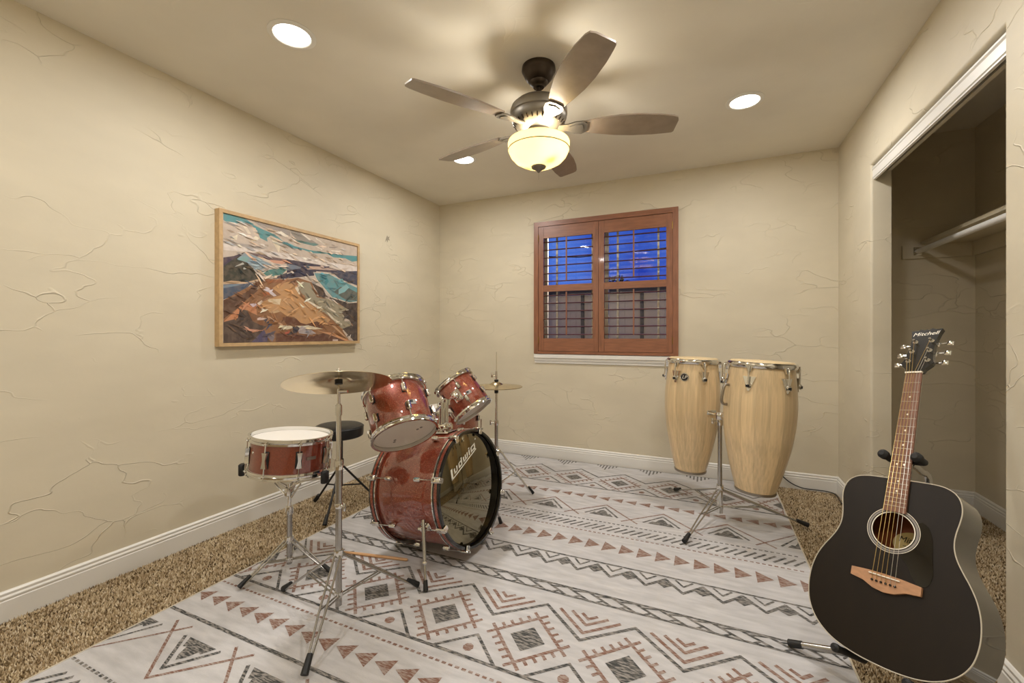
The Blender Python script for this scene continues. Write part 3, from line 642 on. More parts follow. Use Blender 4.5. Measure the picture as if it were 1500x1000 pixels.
for ps in ([(250, 345), (480, 470), (430, 480), (260, 370)], [(480, 450), (620, 590), (740, 680), (720, 690), (590, 600), (500, 480)], [(540, 430), (660, 520), (640, 525), (550, 470)], [(110, 150), (200, 120), (230, 120), (150, 190), (180, 280), (160, 280), (110, 200)], [(160, 390), (200, 420), (230, 465), (210, 465)]):
    paint((222, 208, 182), (QD, ps))
paint((82, 68, 60), (QD, [(330, 130), (480, 200), (520, 290), (560, 320), (430, 310), (400, 240)]))
for c, ps in (((204, 190, 194), [(640, 220), (700, 190), (820, 300), (780, 310), (700, 250)]), ((196, 178, 188), [(460, 410), (540, 400), (570, 440), (500, 450)]), ((216, 192, 156), [(700, 350), (880, 340), (860, 420), (720, 400)]), ((214, 192, 170), [(560, 400), (620, 360), (640, 380), (590, 430), (680, 500), (640, 510)]), ((166, 92, 54), [(620, 260), (720, 250), (730, 290), (640, 310)]), ((198, 166, 136), [(580, 150), (640, 140), (600, 200), (550, 220)]), ((196, 160, 118), [(710, 520), (840, 490), (860, 515), (760, 540)])): paint(c, (QC, ps))
paint((150, 92, 60), (QC, [(650, 80), (920, 90), (900, 120), (700, 130)]))
paint((76, 66, 62), (QD, [(980, 380), (980, 940), (890, 930), (740, 740), (870, 690), (830, 620), (760, 590), (730, 510), (830, 490), (700, 410), (560, 330), (600, 310), (830, 400)]))
paint((74, 76, 92), (QD, [(600, -20), (980, -20), (980, 170), (850, 130), (720, 90)]))
paint((206, 190, 172), (QD, [(352, -14), (560, 0), (730, 84), (970, 186), (975, 395), (830, 400), (590, 326), (488, 205), (392, 84)]))
paint((96, 148, 152), (QD, [(364, -4), (556, 10), (720, 94), (950, 196), (952, 376), (830, 388), (600, 314), (504, 200), (402, 80)]))
paint((92, 102, 96), (QD, [(620, 250), (720, 180), (830, 200), (940, 260), (930, 370), (780, 350)])); paint((124, 178, 182), (QD, [(690, 220), (790, 150), (830, 190), (770, 250), (690, 280)])); paint((70, 132, 140), (QD, [(430, 40), (520, 30), (560, 110), (520, 160), (440, 90)]))
paint((84, 68, 60), (QC, [(110, 640), (300, 600), (330, 470), (430, 500), (560, 600), (700, 700), (620, 760), (740, 980), (110, 980)]))
paint((198, 128, 86), (QC, [(110, 650), (300, 470), (330, 440), (420, 400), (550, 480), (560, 580), (430, 490), (330, 480), (300, 600)]))
paint((128, 84, 56), (QC, [(430, 500), (560, 560), (700, 620), (720, 710), (600, 690), (500, 640)]))
paint((214, 186, 176), (QC, [(560, 600), (600, 585), (690, 605), (670, 620), (560, 625)])); paint((200, 140, 112), (QC, [(370, 740), (430, 740), (640, 760), (500, 780)]))
paint((60, 66, 84), (QC, [(640, 620), (700, 600), (720, 660), (760, 710), (700, 680)])); paint((200, 152, 112), (QC, [(680, 560), (900, 680), (890, 760), (860, 680), (700, 600)]))
paint((84, 76, 104), (QC, [(480, 980), (560, 840), (650, 750), (700, 850), (690, 980)])); paint((124, 112, 118), (QC, [(690, 800), (780, 780), (790, 860), (760, 940), (700, 850)])); paint((158, 148, 156), (QC, [(810, 830), (880, 800), (900, 830), (840, 870)]))
paint((104, 68, 54), (QD, [(-150, 960), (-150, 800), (0, 800), (320, 840), (480, 800), (600, 830), (800, 940), (780, 960)]))
paint((108, 68, 50), (QD, [(-60, 590), (0, 580), (120, 600), (180, 660), (260, 680), (400, 640), (490, 700), (470, 740), (300, 700), (0, 690)]))
paint((208, 192, 162), (QD, [(-100, 690), (0, 700), (310, 700), (480, 740), (360, 750), (130, 720), (0, 750), (-90, 730)]))
paint((202, 142, 98), (QD, [(360, 750), (480, 780), (580, 790), (820, 890), (880, 912), (780, 915), (600, 830)])); paint((170, 158, 158), (QD, [(150, 750), (200, 700), (330, 760), (390, 800), (340, 820), (160, 800)]))
paint((68, 64, 72), (QD, [(40, 790), (130, 700), (170, 730), (140, 790), (0, 830)])); paint((196, 150, 108), (QD, [(590, 690), (640, 700), (830, 890), (790, 870)])); paint((200, 178, 168), (QD, [(610, 880), (680, 880), (680, 915), (610, 915)]))
paint((186, 88, 66), (QD, [(-30, 790), (40, 760), (30, 800), (-20, 810)]))
def pip(p, poly):
    x, y = p; ins = False; j = len(poly) - 1
    for i in range(len(poly)):
        (xi, yi), (xj, yj) = poly[i], poly[j]
        if (yi > y) != (yj > y) and x < (xj - xi) * (y - yi) / (yj - yi) + xi: ins = not ins
        j = i
    return ins
base_polys = list(AP); rs = random.Random(3)
for _ in range(420):
    p = (rs.uniform(ya + .03, yb - .03), rs.uniform(za + .02, zb - .02)); c_ = next((c for q, c in reversed(base_polys) if pip(p, q)), None)
    if not c_: continue
    f = rs.choice((.82, .90, 1.08, 1.14, 1.2)); hue = rs.uniform(-10, 10)
    c2 = tuple(int(min(236, max(20, v * f + h))) for v, h in zip(c_, (hue, 0, -hue)))
    up_ = (p[1] - za) / (zb - za); ln = rs.uniform(.012, .05); wd = rs.uniform(.003, .010)
    an = rs.gauss(-.12, .12) if up_ > .62 else rs.choice((rs.gauss(-.55, .25), rs.gauss(.5, .3)))
    dx, dy = math.cos(an), math.sin(an); nx_, ny_ = -dy, dx
    q = [(p[0] - dx * ln, p[1] - dy * ln), (p[0] - dx * ln * .2 + nx_ * wd, p[1] - dy * ln * .2 + ny_ * wd), (p[0] + dx * ln, p[1] + dy * ln + rs.uniform(-.004, .004)), (p[0] + dx * ln * .3 - nx_ * wd * .7, p[1] + dy * ln * .3 - ny_ * wd * .7)]
    AP.append(([(min(max(a_, ya), yb), min(max(b_, za), zb)) for a_, b_ in q], c2))
flat('painted_surface', AP, CANVAS, art, lambda y, z, h: (cp + h, y, z), .0006, .000012)
# ================================================================== CLOSET FITTINGS
t = thing('closet_shelf', 'cream shelf board on wall cleats inside the open closet', 'shelf', (1.42, 2.55, 1.63))
G().box((1.285, CY0 + .002, 1.716), (CXB - .001, YB - .002, 1.736)).build('shelf_board', WALL, t, smooth=False)
G().box((1.186, YB - .020, 1.626), (CXB - .022, YB - .001, 1.7155)).build('cleat', WALL, t, smooth=False)
G().box((CXB - .020, CY0 + .002, 1.626), (CXB - .001, YB - .001, 1.7155)).build('cleat', WALL, t, smooth=False)
G().box((1.186, CY0 + .001, 1.626), (CXB - .022, CY0 + .020, 1.7155)).build('cleat', WALL, t, smooth=False)
t = thing('closet_rod', 'white round hanging rod below the closet shelf', 'rod', (1.265, 2.5, 1.67))
G().cyl((1.265, CY0 + .026, 1.672), (1.265, YB - .026, 1.672), .0165, n=20).build('pole', WHITE, t)
for y, s in ((YB - .0205, -1), (CY0 + .0205, 1)):
    k = G().rbox((1.243, min(y, y + s * .004), 1.648), (1.287, max(y, y + s * .004), 1.700), .002).build('socket_plate', CHROME, t)
    G().lathe([(.0168, 0), (.021, 0), (.021, .014), (.0168, .014)], 20, frame((0, s, 0), (1.265, y + s * .004, 1.672)), closed=True).build('socket_cup', CHROME, k)
# black cord along the rear baseboard
cord = [(.40, YB - .022, .30), (.44, YB - .024, .17), (.494, YB - .026, .092), (.55, YB - .030, .045), (.62, YB - .034, .019), (.70, YB - .036, .0175), (.76, YB - .04, .0175), (.800, 3.665, .0175), (.806, 3.60, .0175), (.800, 3.50, .0175), (.802, 3.36, .0175), (.804, 3.26, .0175)]
def smooth_path(p, k=6):
    p = [Vector(x) for x in p]; out = []
    for i in range(len(p) - 1):
        a, b_, c_, d = p[max(i - 1, 0)], p[i], p[i + 1], p[min(i + 2, len(p) - 1)]
        for j in range(k):
            u = j / k; out.append(.5 * ((2 * b_) + (c_ - a) * u + (2 * a - 5 * b_ + 4 * c_ - d) * u * u + (3 * b_ - a - 3 * c_ + d) * u ** 3))
    return out + [p[-1]]
co = thing('extension_cord', 'thin black power cord along the baseboard behind the congas', 'cord', (.6, YB - .05, 0.01))
G().tube(smooth_path(cord), .0035, 8).build('cable', BLACK, co)
G().rbox((.385, YB - .030, .285), (.415, YB - .006, .325), .005).build('plug', BLACK, co)
G().rbox((.365, YB - .006, .25), (.435, YB - .0008, .365), .004).build('outlet_plate', IVORY, wall_back)
# ================================================================== DRUM PARTS
def tilt_axis(tdeg, adeg): t_, a_ = math.radians(tdeg), math.radians(adeg); return Vector((math.sin(t_) * math.cos(a_), math.sin(t_) * math.sin(a_), math.cos(t_)))
def hoop(M, R, z, up, parent, name='hoop', nl=6, spin=0.0):
    s = 1 if up else -1
    prof = [(R + .003, z - s * .012), (R + .009, z - s * .013), (R + .0105, z - s * .004), (R + .0035 + .002, z), (R + .0045, z + s * .010), (R + .012, z + s * .011), (R + .012, z + s * .0135), (R + .0015, z + s * .0135), (R + .0012, z - s * .001)]
    h = G(M).lathe(prof, 64, closed=True)
    for i in range(nl):
        a = spin + 2 * math.pi * i / nl
        Ml = Matrix.Rotation(a, 4, 'Z') @ Matrix.Translation((R + .012, 0, z - s * .005))
        h.rbox((-.006, -.009, -.003), (.007, .009, .003), .004, Ml)
    return h.build(name, CHROME, parent)
def tom(name, label, base, axis, R, D, nl, shellm, spin, group=None, legs=None, badge=None, bottom_dots=False, spin_px=None):
    M = frame(axis, base, hint=(0, 0, 1) if abs(axis.z) < .95 else (1, 0, 0))
    if spin_px: lq = M.inverted() @ at_depth(*spin_px); spin = math.atan2(lq.y, lq.x)
    t = thing(name, label, 'drum', base, group)
    G(M).lathe([(R, .012), (R, D - .012), (R - .007, D - .003), (R - .008, D - .012), (R - .008, .012), (R - .007, .003)], 72, closed=True).build('shell', shellm, t)
    G(M).lathe([(0, D - .002), (R - .01, D - .002), (R, D - .004), (R + .0008, D - .012), (R + .0006, D - .012), (0, D - .0035)], 64).build('batter_head', HEADW, t)
    rh = G(M).lathe([(0, .002), (R - .01, .002), (R, .004), (R + .0008, .012), (R + .0006, .012), (0, .0035)], 64).build('bottom_head', HEADT, t)
    if bottom_dots:
        for da, dr in ((20, .55), (26, .42), (160, .58), (168, .46)):
            a = math.radians(da + bottom_dots); G(M).cyl((R * dr * math.cos(a), R * dr * math.sin(a), .0019), (R * dr * math.cos(a), R * dr * math.sin(a), .0012), .0065, n=12).build('damper_dot', mat('grey dot', (120, 114, 108), .7) if 'grey dot' not in bpy.data.materials else bpy.data.materials['grey dot'], rh)
    hoop(M, R, D, True, t, nl=nl, spin=spin); hoop(M, R, 0.0, False, t, nl=nl, spin=spin)
    for i in range(nl):
        a = spin + 2 * math.pi * i / nl
        for top in (True, False):
            Mz = M @ Matrix.Rotation(a, 4, 'Z') @ Matrix.Translation((R, 0, D if top else 0)) @ Matrix.Diagonal((1, 1, 1 if top else -1, 1))
            lg = G(Mz).rbox((.0025, -.0095, -.080), (.021, .0095, -.040), .006).build('lug', CHROME, t)
            G(Mz).rbox((.0002, -.0105, -.081), (.0024, .0105, -.043), .004).build('lug_gasket', BLACK, lg)
            G(Mz).cyl((.012, 0, -.047), (.012, 0, .004), .0026, n=8).build('tension_rod', CHROME, lg)
    if badge is not None:
        Mb = M @ Matrix.Rotation(badge, 4, 'Z') @ Matrix.Translation((R + .0006, 0, D * .60))
        bd = G(Mb).box((0, -.017, -.011), (.0012, .017, .011)).build('badge', NICKEL, t, smooth=False)
        G(Mb).box((.0013, -.013, -.001), (.0018, .0, .009)).build('badge_field', BLACK, bd, smooth=False)
    if legs:
        for a in legs:
            Mz = M @ Matrix.Rotation(a, 4, 'Z'); zf = .0085 - base.z
            l_ = G(Mz).tube([(R + .022, 0, D * .8), (R + .022, 0, .10), (R + .030, 0, .04), (R + .034, 0, zf + .03)], .005, 8).build('leg', CHROME, t)
            G(Mz).cyl((R + .034, 0, zf), (R + .034, 0, zf + .035), .010, n=12).build('rubber_foot', BLACK, l_)
            G(Mz).rbox((.0 + R + .0005, -.016, D * .42), (R + .030, .016, D * .42 + .05), .006).build('leg_bracket', CHROME, l_)
    return t, M
# --- bass drum
BF, BR_ = Vector((-1.082, 1.918, .350)), Vector((-1.507, 1.944, .297))
BAX = (BF - BR_).normalized(); BL = (BF - BR_).length; RB = .276
BM = frame(BAX, BR_, hint=(0, 0, 1))        # local z towards the front head, x up
bass = thing('bass_drum', 'large red sparkle bass drum with smoky mirrored front head', 'drum', (BR_.x + .2, BR_.y, RZ))
G(BM).lathe([(RB, .035), (RB, BL - .035), (RB - .01, BL - .02), (RB - .012, BL - .035), (RB - .012, .035), (RB - .01, .02)], 96, closed=True).build('shell', RED, bass)
fh = G(BM).lathe([(0, BL - .014), (RB - .012, BL - .014), (RB - .006, BL - .017), (RB - .006, BL - .020), (0, BL - .018)], 96).build('front_head', HEADB, bass)
G(BM).lathe([(0, .014), (RB - .010, .014), (RB - .004, .017), (RB - .004, .020), (0, .018)], 96).build('rear_head', HEADW, bass)
RH = .288
for z0, z1, nm in ((BL - .036, BL + .002, 'front_hoop'), (-.002, .036, 'rear_hoop')):
    h = G(BM).lathe([(RH - .014, z0), (RH - .002, z0), (RH, z0 + .003), (RH, z1 - .003), (RH - .002, z1), (RH - .014, z1)], 96, closed=True).build(nm, GLOSSBLK, bass)
    G(BM).lathe([(RH + .0004, z0 + .011), (RH + .0012, z0 + .012), (RH + .0012, z1 - .012), (RH + .0004, z1 - .011)], 96, closed=True).build('hoop_inlay', RED, h)
    zz = z0 - .001 if z0 > .1 else z1 + .001
    G(BM).lathe([(RH - .008, zz - .003), (RH + .0008, zz - .003), (RH + .0008, zz + .003), (RH - .008, zz + .003)], 96, closed=True).build('hoop_edge_ring', CHROME, h)
for k in range(8):
    a = 2 * math.pi * (k + .5) / 8
    for front in (True, False):
        Mz = BM @ Matrix.Rotation(a, 4, 'Z') @ (Matrix.Translation((0, 0, BL)) if front else Matrix.Diagonal((1, 1, -1, 1)))
        cl = G(Mz).rbox((RH + .0025, -.013, -.038), (RH + .013, .013, .010), .004).rbox((RH - .022, -.013, .0035), (RH + .006, .013, .0085), .004).build('claw', CHROME, bass)
        G(Mz).cyl((RH + .007, 0, -.13), (RH + .007, 0, -.03), .0028, n=8).build('tension_rod', CHROME, cl)
        G(Mz).cyl((RH + .007, 0, .010), (RH + .007, 0, .020), .005, n=8).build('rod_head', CHROME, cl)
        G(Mz).rbox((RB + .0008, -.009, -.142), (RH + .016, .009, -.105), .006).build('lug', CHROME, bass)
# spurs
for sy in (1, -1):
    a = math.radians(112) * sy
    p = BM @ Vector((RB * math.cos(a), RB * math.sin(a), BL - .105)); nrm = (BM.to_3x3() @ Vector((math.cos(a), math.sin(a), 0))).normalized()
    Ms = frame(nrm, p, hint=BAX)
    sp = G(Ms).rbox((-.026, -.022, .0008), (.026, .022, .010), .006).cyl((0, 0, .008), (0, 0, .034), .014, n=16).build('spur', CHROME, bass)
    foot = Vector((-1.113, 1.553 if p.y < 1.92 else 2.300, .012)); top = p + nrm * .030 + Vector((0, 0, .05))
    kn = top.lerp(foot, .62)
    G().tube([top, kn], .0085, 12).tube([kn, foot + (kn - foot).normalized() * .03], .006, 10).build('spur_leg', STEEL, sp)
    G().ball(kn, .011, 12).build('spur_collar', CHROME, sp)
    G().cyl(foot, foot + (kn - foot).normalized() * .042, .011, .009, 12).build('rubber_foot', BLACK, sp)
# hoop protector / front anchor
G(BM).rbox((-RH - .010, -.02, BL * .36), (-RB - .0008, .02, BL * .36 + .02), .004).build('vent_tab', IVORY, bass)
# double tom holder
mb = BM @ Vector((RB, 0, BL - .145))
mt = G(BM).rbox((RB + .0003, -.045, BL - .20), (RB + .010, .045, BL - .095), .012).rbox((RB + .008, -.040, BL - .178), (RB + .050, .040, BL - .116), .010).build('tom_mount', CHROME, bass)
G(BM).lathe([(0, 0), (.012, 0), (.014, .012), (.006, .016), (0, .016)], 14, Matrix.Translation((RB + .03, 0, BL - .119))).build('wing_screw', CHROME, mt)
# front lettering
def face_pt(px, py): return on_plane(px, py, BM @ Vector((0, 0, BL - .0134)), BAX)
L0, L1, L2 = face_pt(662.2, 705), face_pt(697.5, 658), face_pt(660, 689)
def logo(s, t_): return L0 + (L1 - L0) * s + (L2 - L0) * t_
rects = [(0, .03, 1.0, .15), (0, .03, .06, 1.0), (.11, .27, .15, .78), (.20, .27, .24, .78), (.11, .27, .24, .41), (.285, .27, .325, .78), (.385, .27, .425, .98), (.285, .27, .425, .41), (.285, .66, .425, .78),
         (.47, .27, .51, .78), (.545, .27, .585, .78), (.62, .27, .66, .78), (.47, .27, .66, .41), (.70, .27, .745, .78), (.70, .86, .745, .98), (.79, .27, .83, .78), (.93, .05, .975, .78), (.79, .27, .975, .41), (.79, .66, .975, .78), (1.0, .95, 1.03, 1.1)]
g = G()
for a, b_, c_, d in rects: g.add([logo(a, b_), logo(c_, b_), logo(c_, d), logo(a, d)], [(0, 1, 2, 3)])
g.build('lettering', mat('white print', (222, 220, 205), .5), fh, smooth=False)
# --- rack toms
ax1 = tilt_axis(39.0, 148.8); b1 = Vector((-1.235, 1.566, .679))
tom1, M1 = tom('rack_tom', 'larger red sparkle rack tom with its pale bottom head showing', b1, ax1, .138, .214, 6, RED, .35, 'rack toms', badge=None, bottom_dots=40, spin_px=(600, 588, 1.85))
ax2 = tilt_axis(40.3, 180.7); b2 = Vector((-1.322, 2.337, .655))
tom2, M2 = tom('rack_tom', 'smaller red sparkle rack tom next to the hi-hat', b2, ax2, .124, .215, 6, RED, .2, 'rack toms', badge=None, spin_px=(682, 574, 2.45))
BADGE = mat('silver badge foil', (150, 148, 142), 0.5, 0.2)
def badge_at(M, R, px, py, t, depth_):
    p = at_depth(px, py, depth_); lp = M.inverted() @ p; a = math.atan2(lp.y, lp.x)
    Mb = M @ Matrix.Rotation(a, 4, 'Z') @ Matrix.Translation((R + .0006, 0, lp.z)) @ Matrix.Rotation(math.radians(0), 4, 'X')
    bd = G(Mb).box((0, -.016, -.011), (.0012, .016, .011)).build('badge', BADGE, t, smooth=False)
    G(Mb).box((.0013, -.0145, -.002), (.0018, .002, .0095)).build('badge_field', BLACK, bd, smooth=False)
    return a
a1 = badge_at(M1, .138, 612.5, 576.5, tom1, 1.86); a2 = badge_at(M2, .124, 691, 564, tom2, 2.5)
# tom holder arms: post -> ball clamp -> bracket on shell
def arm(M, R, D, root, t):
    tgt = (M @ Vector((0, 0, D * .5))); lp = M.inverted() @ (root + Vector((0, 0, .12))); a = math.atan2(lp.y, lp.x)
    Mz = M @ Matrix.Rotation(a, 4, 'Z') @ Matrix.Translation((R, 0, D * .48))
    br = G(Mz).rbox((.0008, -.027, -.036), (.013, .027, .036), .010).cyl((.010, 0, 0), (.040, 0, 0), .013, n=14).build('tom_bracket', CHROME, t)
    e = Mz @ Vector((.044, 0, 0)); top = Vector((root.x, root.y, e.z - .004))
    top = root.lerp(e, .35); top.z = max(e.z - .01, root.z + .08)
    G().ball(e, .024, 16).build('ball_clamp', CHROME, br)
    return e
root = BM @ Vector((RB + .048, 0, BL - .1475))
for M_, R_, D_, t_, oy in ((M1, .138, .214, tom1, -.022), (M2, .124, .215, tom2, .022)):
    r_ = root + Vector((0, oy, 0)); e = arm(M_, R_, D_, r_, t_)
    topz = max(e.z, r_.z + .10); up = Vector((r_.x, r_.y, topz))
    pp = G().tube([r_ - Vector((0, 0, .02)), up], .0125, 14).build('tom_post', CHROME, mt)
    G().cyl(up - Vector((0, 0, .014)), up + Vector((0, 0, .016)), .022, n=16).build('memory_lock', CHROME, pp)
    d = (e - up)
    if d.length > .03: G().tube([up, e - d.normalized() * .012], .009, 12).build('tom_arm', CHROME, mt)
# --- floor tom
tom('floor_tom', 'red sparkle floor tom standing behind the bass drum and rack toms', Vector((-1.76, 2.78, .165)), Vector((0, 0, 1)), .203, .40, 8, RED, .2, None, legs=(.5, 2.6, 4.7))
# --- snare drum
sb = Vector((-1.806, 1.433, .4925)); sax = tilt_axis(4.0, 55)
def snare_drum():
    R, D = .169, .150; M = frame(sax, sb, hint=(1, 0, 0))
    t = thing('snare_drum', 'shallow red snare drum with white head on a chrome basket stand', 'drum', sb)
    G(M).lathe([(R, .010), (R, D - .010), (R - .007, D - .003), (R - .008, D - .010), (R - .008, .010), (R - .007, .003)], 72, closed=True).build('shell', REDD, t)
    G(M).lathe([(0, D - .002), (R - .01, D - .002), (R, D - .004), (R + .0008, D - .012), (R + .0006, D - .012), (0, D - .0035)], 64).build('batter_head', HEADW, t)
    G(M).lathe([(0, .002), (R - .01, .002), (R, .004), (R + .0008, .012), (R + .0006, .012), (0, .0035)], 64).build('snare_side_head', HEADT, t)
    hoop(M, R, D, True, t, nl=8, spin=.3); hoop(M, R, 0., False, t, nl=8, spin=.3)
    for i in range(8):
        Mz = M @ Matrix.Rotation(.3 + i * math.pi / 4, 4, 'Z') @ Matrix.Translation((R, 0, D / 2))
        prof = [(q_ * 1.3, w_ * 1.25) for q_, w_ in [(-.026, -.009), (-.012, -.0065), (0, -.005), (.012, -.0065), (.026, -.009), (.026, .009), (.012, .0065), (0, .005), (-.012, .0065), (-.026, .009)]]
        lg = G(Mz).prism(prof, .0025, .018, Matrix(((0, 0, 1, 0), (0, 1, 0, 0), (1, 0, 0, 0), (0, 0, 0, 1)))).build('lug', CHROME, t)
        G(Mz).rbox((.0003, -.0135, -.037), (.0024, .0135, .037), .003).build('lug_gasket', BLACK, lg)
        for s in (1, -1): G(Mz).cyl((.012, 0, s * .031), (.012, 0, s * (D / 2 + .004)), .0026, n=8).build('tension_rod', CHROME, lg)
    # strainer towards the crash stand, butt plate opposite
    for px, nm in ((488, 'snare_strainer'), (362, 'snare_butt_plate')):
        lp = M.inverted() @ at_depth(px, 665, 2.05); a = math.atan2(lp.y, lp.x)
        Mz = M @ Matrix.Rotation(a, 4, 'Z') @ Matrix.Translation((R, 0, D / 2))
        st = G(Mz).rbox((.0005, -.014, -.035), (.010, .014, .030), .005).rbox((.010, -.009, -.020), (.026, .009, .024), .004).cyl((.018, 0, .024), (.018, 0, .05), .005, n=10).build(nm, CHROME, t)
        G(Mz).cyl((.020, 0, -.065), (.020, 0, -.02), .0045, n=8).build('throw_lever', CHROME, st)
    lp = M.inverted() @ at_depth(376, 662, 1.93); a = math.atan2(lp.y, lp.x)
    G(M @ Matrix.Rotation(a, 4, 'Z') @ Matrix.Translation((R, 0, lp.z))).lathe([(0, 0), (.006, 0), (.005, .0025), (0, .003)], 14, frame((1, 0, 0))).build('vent_grommet', CHROME, t)
    lp = M.inverted() @ at_depth(466, 674, 1.93); a = math.atan2(lp.y, lp.x)
    G(M @ Matrix.Rotation(a, 4, 'Z') @ Matrix.Translation((R + .0005, 0, lp.z))).box((0, -.022, -.007), (.0012, .022, .007)).build('badge', NICKEL, t, smooth=False)
    return M
SM = snare_drum()
# --- tripod helper
def tripod(t, c, feet, hub_z, slide_z, r_tube, feet_r=.011, double=False, metal=STEEL, zf=RZ, foot_len=.05):
    for f in feet:
        f = Vector((f[0], f[1], zf + feet_r * 1.05 + .006)); d = (Vector((c[0], c[1], 0)) - Vector((f.x, f.y, 0))).normalized()
        top = Vector((c[0], c[1], hub_z)) - d * .016; side = Vector((-d.y, d.x, 0))
        g = G()
        end = f + d * .012
        if double:
            for s in (1, -1): g.tube([top + side * s * .011, top.lerp(end, .55) + side * s * .011, end + side * s * .004], .0042, 8)
        else: g.tube([top, end], .0068, 10)
        lg = g.build('leg', metal, t)
        br = Vector((c[0], c[1], slide_z)) - d * .014; mid = top.lerp(end, .52)
        g = G()
        if double:
            for s in (1, -1): g.tube([br + side * s * .008, mid + side * s * .008], .0032, 8)
        else: g.tube([br, mid], .0048, 8)
        g.build('brace', metal, lg)
        dv = (top - end).normalized()
        G().cyl(f - dv * .008, f + dv * foot_len, feet_r, feet_r * .75, 12).build('rubber_foot', BLACK, lg)
def collar(c, z, r, h, m, t, nm='collar', knob=None):
    cl = G().lathe([(0, 0), (r, 0), (r * 1.06, h * .3), (r * 1.06, h * .7), (r, h), (0, h)], 18, Matrix.Translation((c[0], c[1], z))).build(nm, m, t)
    if knob is not None:
        k = Vector((math.cos(knob), math.sin(knob), 0)); p = Vector((c[0], c[1], z + h / 2))
        G().cyl(p + k * r * .9, p + k * (r + .018), .0045, n=8).rbox((-.016, -.003, 0), (.016, .003, .014), .003, frame(k, p + k * (r + .016), hint=(0, 0, 1))).build('wing_screw', m, cl)
    return cl
# --- snare stand
c = (-1.805, 1.432)
ss = thing('snare_stand', 'chrome tripod snare stand with a three-armed basket', 'drum stand', (*c, RZ), 'chrome drum hardware')
tripod(ss, c, ((-1.861, 1.233), (-1.611, 1.488), (-1.944, 1.574)), .150, .062, .01, double=True)
G().cyl((*c, .040), (*c, .285), .0125, n=18).build('lower_tube', STEEL, ss)
G().cyl((*c, .285), (*c, .42), .009, n=16).build('upper_tube', CHROME, ss)
collar(c, .275, .017, .035, CHROME, ss, knob=-.8); collar(c, .14, .018, .028, CHROME, ss); collar(c, .052, .016, .018, CHROME, ss)
G().rbox((c[0] - .014, c[1] - .02, .362), (c[0] + .014, c[1] + .02, .402), .006).build('tilter', CHROME, ss)
def snare_angle(px, dep): lq = SM.inverted() @ at_depth(px, 687, dep); return math.atan2(lq.y, lq.x)
ga, gb = math.radians(-149), snare_angle(482, 1.98)
gm = ga + ((gb - ga) % (2 * math.pi)) / 2
for k, a in enumerate((ga, gb, gm + math.pi)):
    # rest tips sit under / beside the bottom hoop of the snare
    tip = SM @ Vector((.196 * math.cos(a), .196 * math.sin(a), -.0235)); d = Vector((tip.x - c[0], tip.y - c[1], 0)).normalized()
    q = Vector((c[0], c[1], .405)) + d * .012
    am = G().tube([q, q + d * .05 + Vector((0, 0, .030)), tip - d * .03 - Vector((0, 0, .003)), tip], .0055, 10).build('basket_arm', CHROME, ss)
    tq = tip + d * .002
    G().rbox((-.013, -.018, -.018), (.013, .018, .036), .006, frame((0, 0, 1), tq + d * .010, hint=d)).build('rubber_grip', BLACK, am)
    G().tube([Vector((c[0], c[1], .352)) + d * .010, q + d * .055 + Vector((0, 0, .018))], .004, 8).build('strut', CHROME, am)
# --- crash cymbal + stand
c = (-1.341, 1.287)
cs = thing('cymbal_stand', 'tall chrome tripod cymbal stand holding the large crash cymbal', 'cymbal stand', (*c, RZ), 'chrome drum hardware')
tripod(cs, c, ((-1.667, 1.299), (-1.166, 1.559), (-1.191, 1.003)), .245, .085, .01, feet_r=.013, double=True)
G().cyl((*c, .045), (*c, .600), .0125, n=18).build('lower_tube', STEEL, cs)
G().cyl((*c, .600), (*c, .845), .0095, n=18).build('upper_tube', CHROME, cs)
collar(c, .585, .0165, .035, CHROME, cs, knob=2.6); collar(c, .235, .0175, .03, CHROME, cs); collar(c, .078, .016, .02, CHROME, cs); collar(c, .432, .015, .02, CHROME, cs, knob=-.2)
collar(c, .80, .0125, .04, CHROME, cs)
cax = tilt_axis(18.5, 136.5); cc_ = Vector((c[0], c[1], .946))
G().tube([(c[0], c[1], .84), cc_ - cax * .040], .006, 10).build('tilter', CHROME, cs)
G().tube([cc_ - cax * .045, cc_ + cax * .042], .0035, 10).build('cymbal_rod', CHROME, cs)
G().lathe([(.004, -.022), (.015, -.022), (.015, -.004), (.004, -.004)], 18, frame(cax, cc_), closed=True).build('felt', BLACK, cs)
G().cyl(cc_ - cax * .05 + Vector((.0, 0, 0)), cc_ - cax * .05 + Vector((.035, .012, 0)), .006, n=10).build('wing_screw', CHROME, cs)
wn = G().cyl(cc_ + cax * .016, cc_ + cax * .026, .0065, n=12).tube([cc_ + cax * .022, cc_ + cax * .022 + Vector((.012, 0, .012))], .003, 8).tube([cc_ + cax * .022, cc_ + cax * .022 + Vector((-.012, 0, .012))], .003, 8).build('wing_nut', CHROME, cs)
def cymbal(name, label, R, cen, axis, rise, bell_r, bell_h, flip=1, group=None):
    prof = [(.0045, bell_h + rise), (bell_r * .5, bell_h * .86 + rise), (bell_r * .85, bell_h * .35 + rise), (bell_r, rise * .96), (R * .6, rise * .5), (R * .85, rise * .18), (R, 0), (R, -.0012), (R * .85, rise * .18 - .0014), (R * .6, rise * .5 - .0014), (bell_r, rise * .96 - .0014), (bell_r * .85, bell_h * .35 + rise - .0014), (bell_r * .5, bell_h * .86 + rise - .0014), (.0045, bell_h + rise - .0014)]
    prof = [(r, flip * (z - rise - bell_h)) for r, z in prof]
    return tag(G().lathe(prof, 96, frame(axis, cen), closed=True).build(name, BRASS), label, 'cymbal', group)
cymbal('crash_cymbal', 'large thin bronze crash cymbal tilted on the tall stand', .204, cc_ + cax * .012, cax, .016, .048, .016)
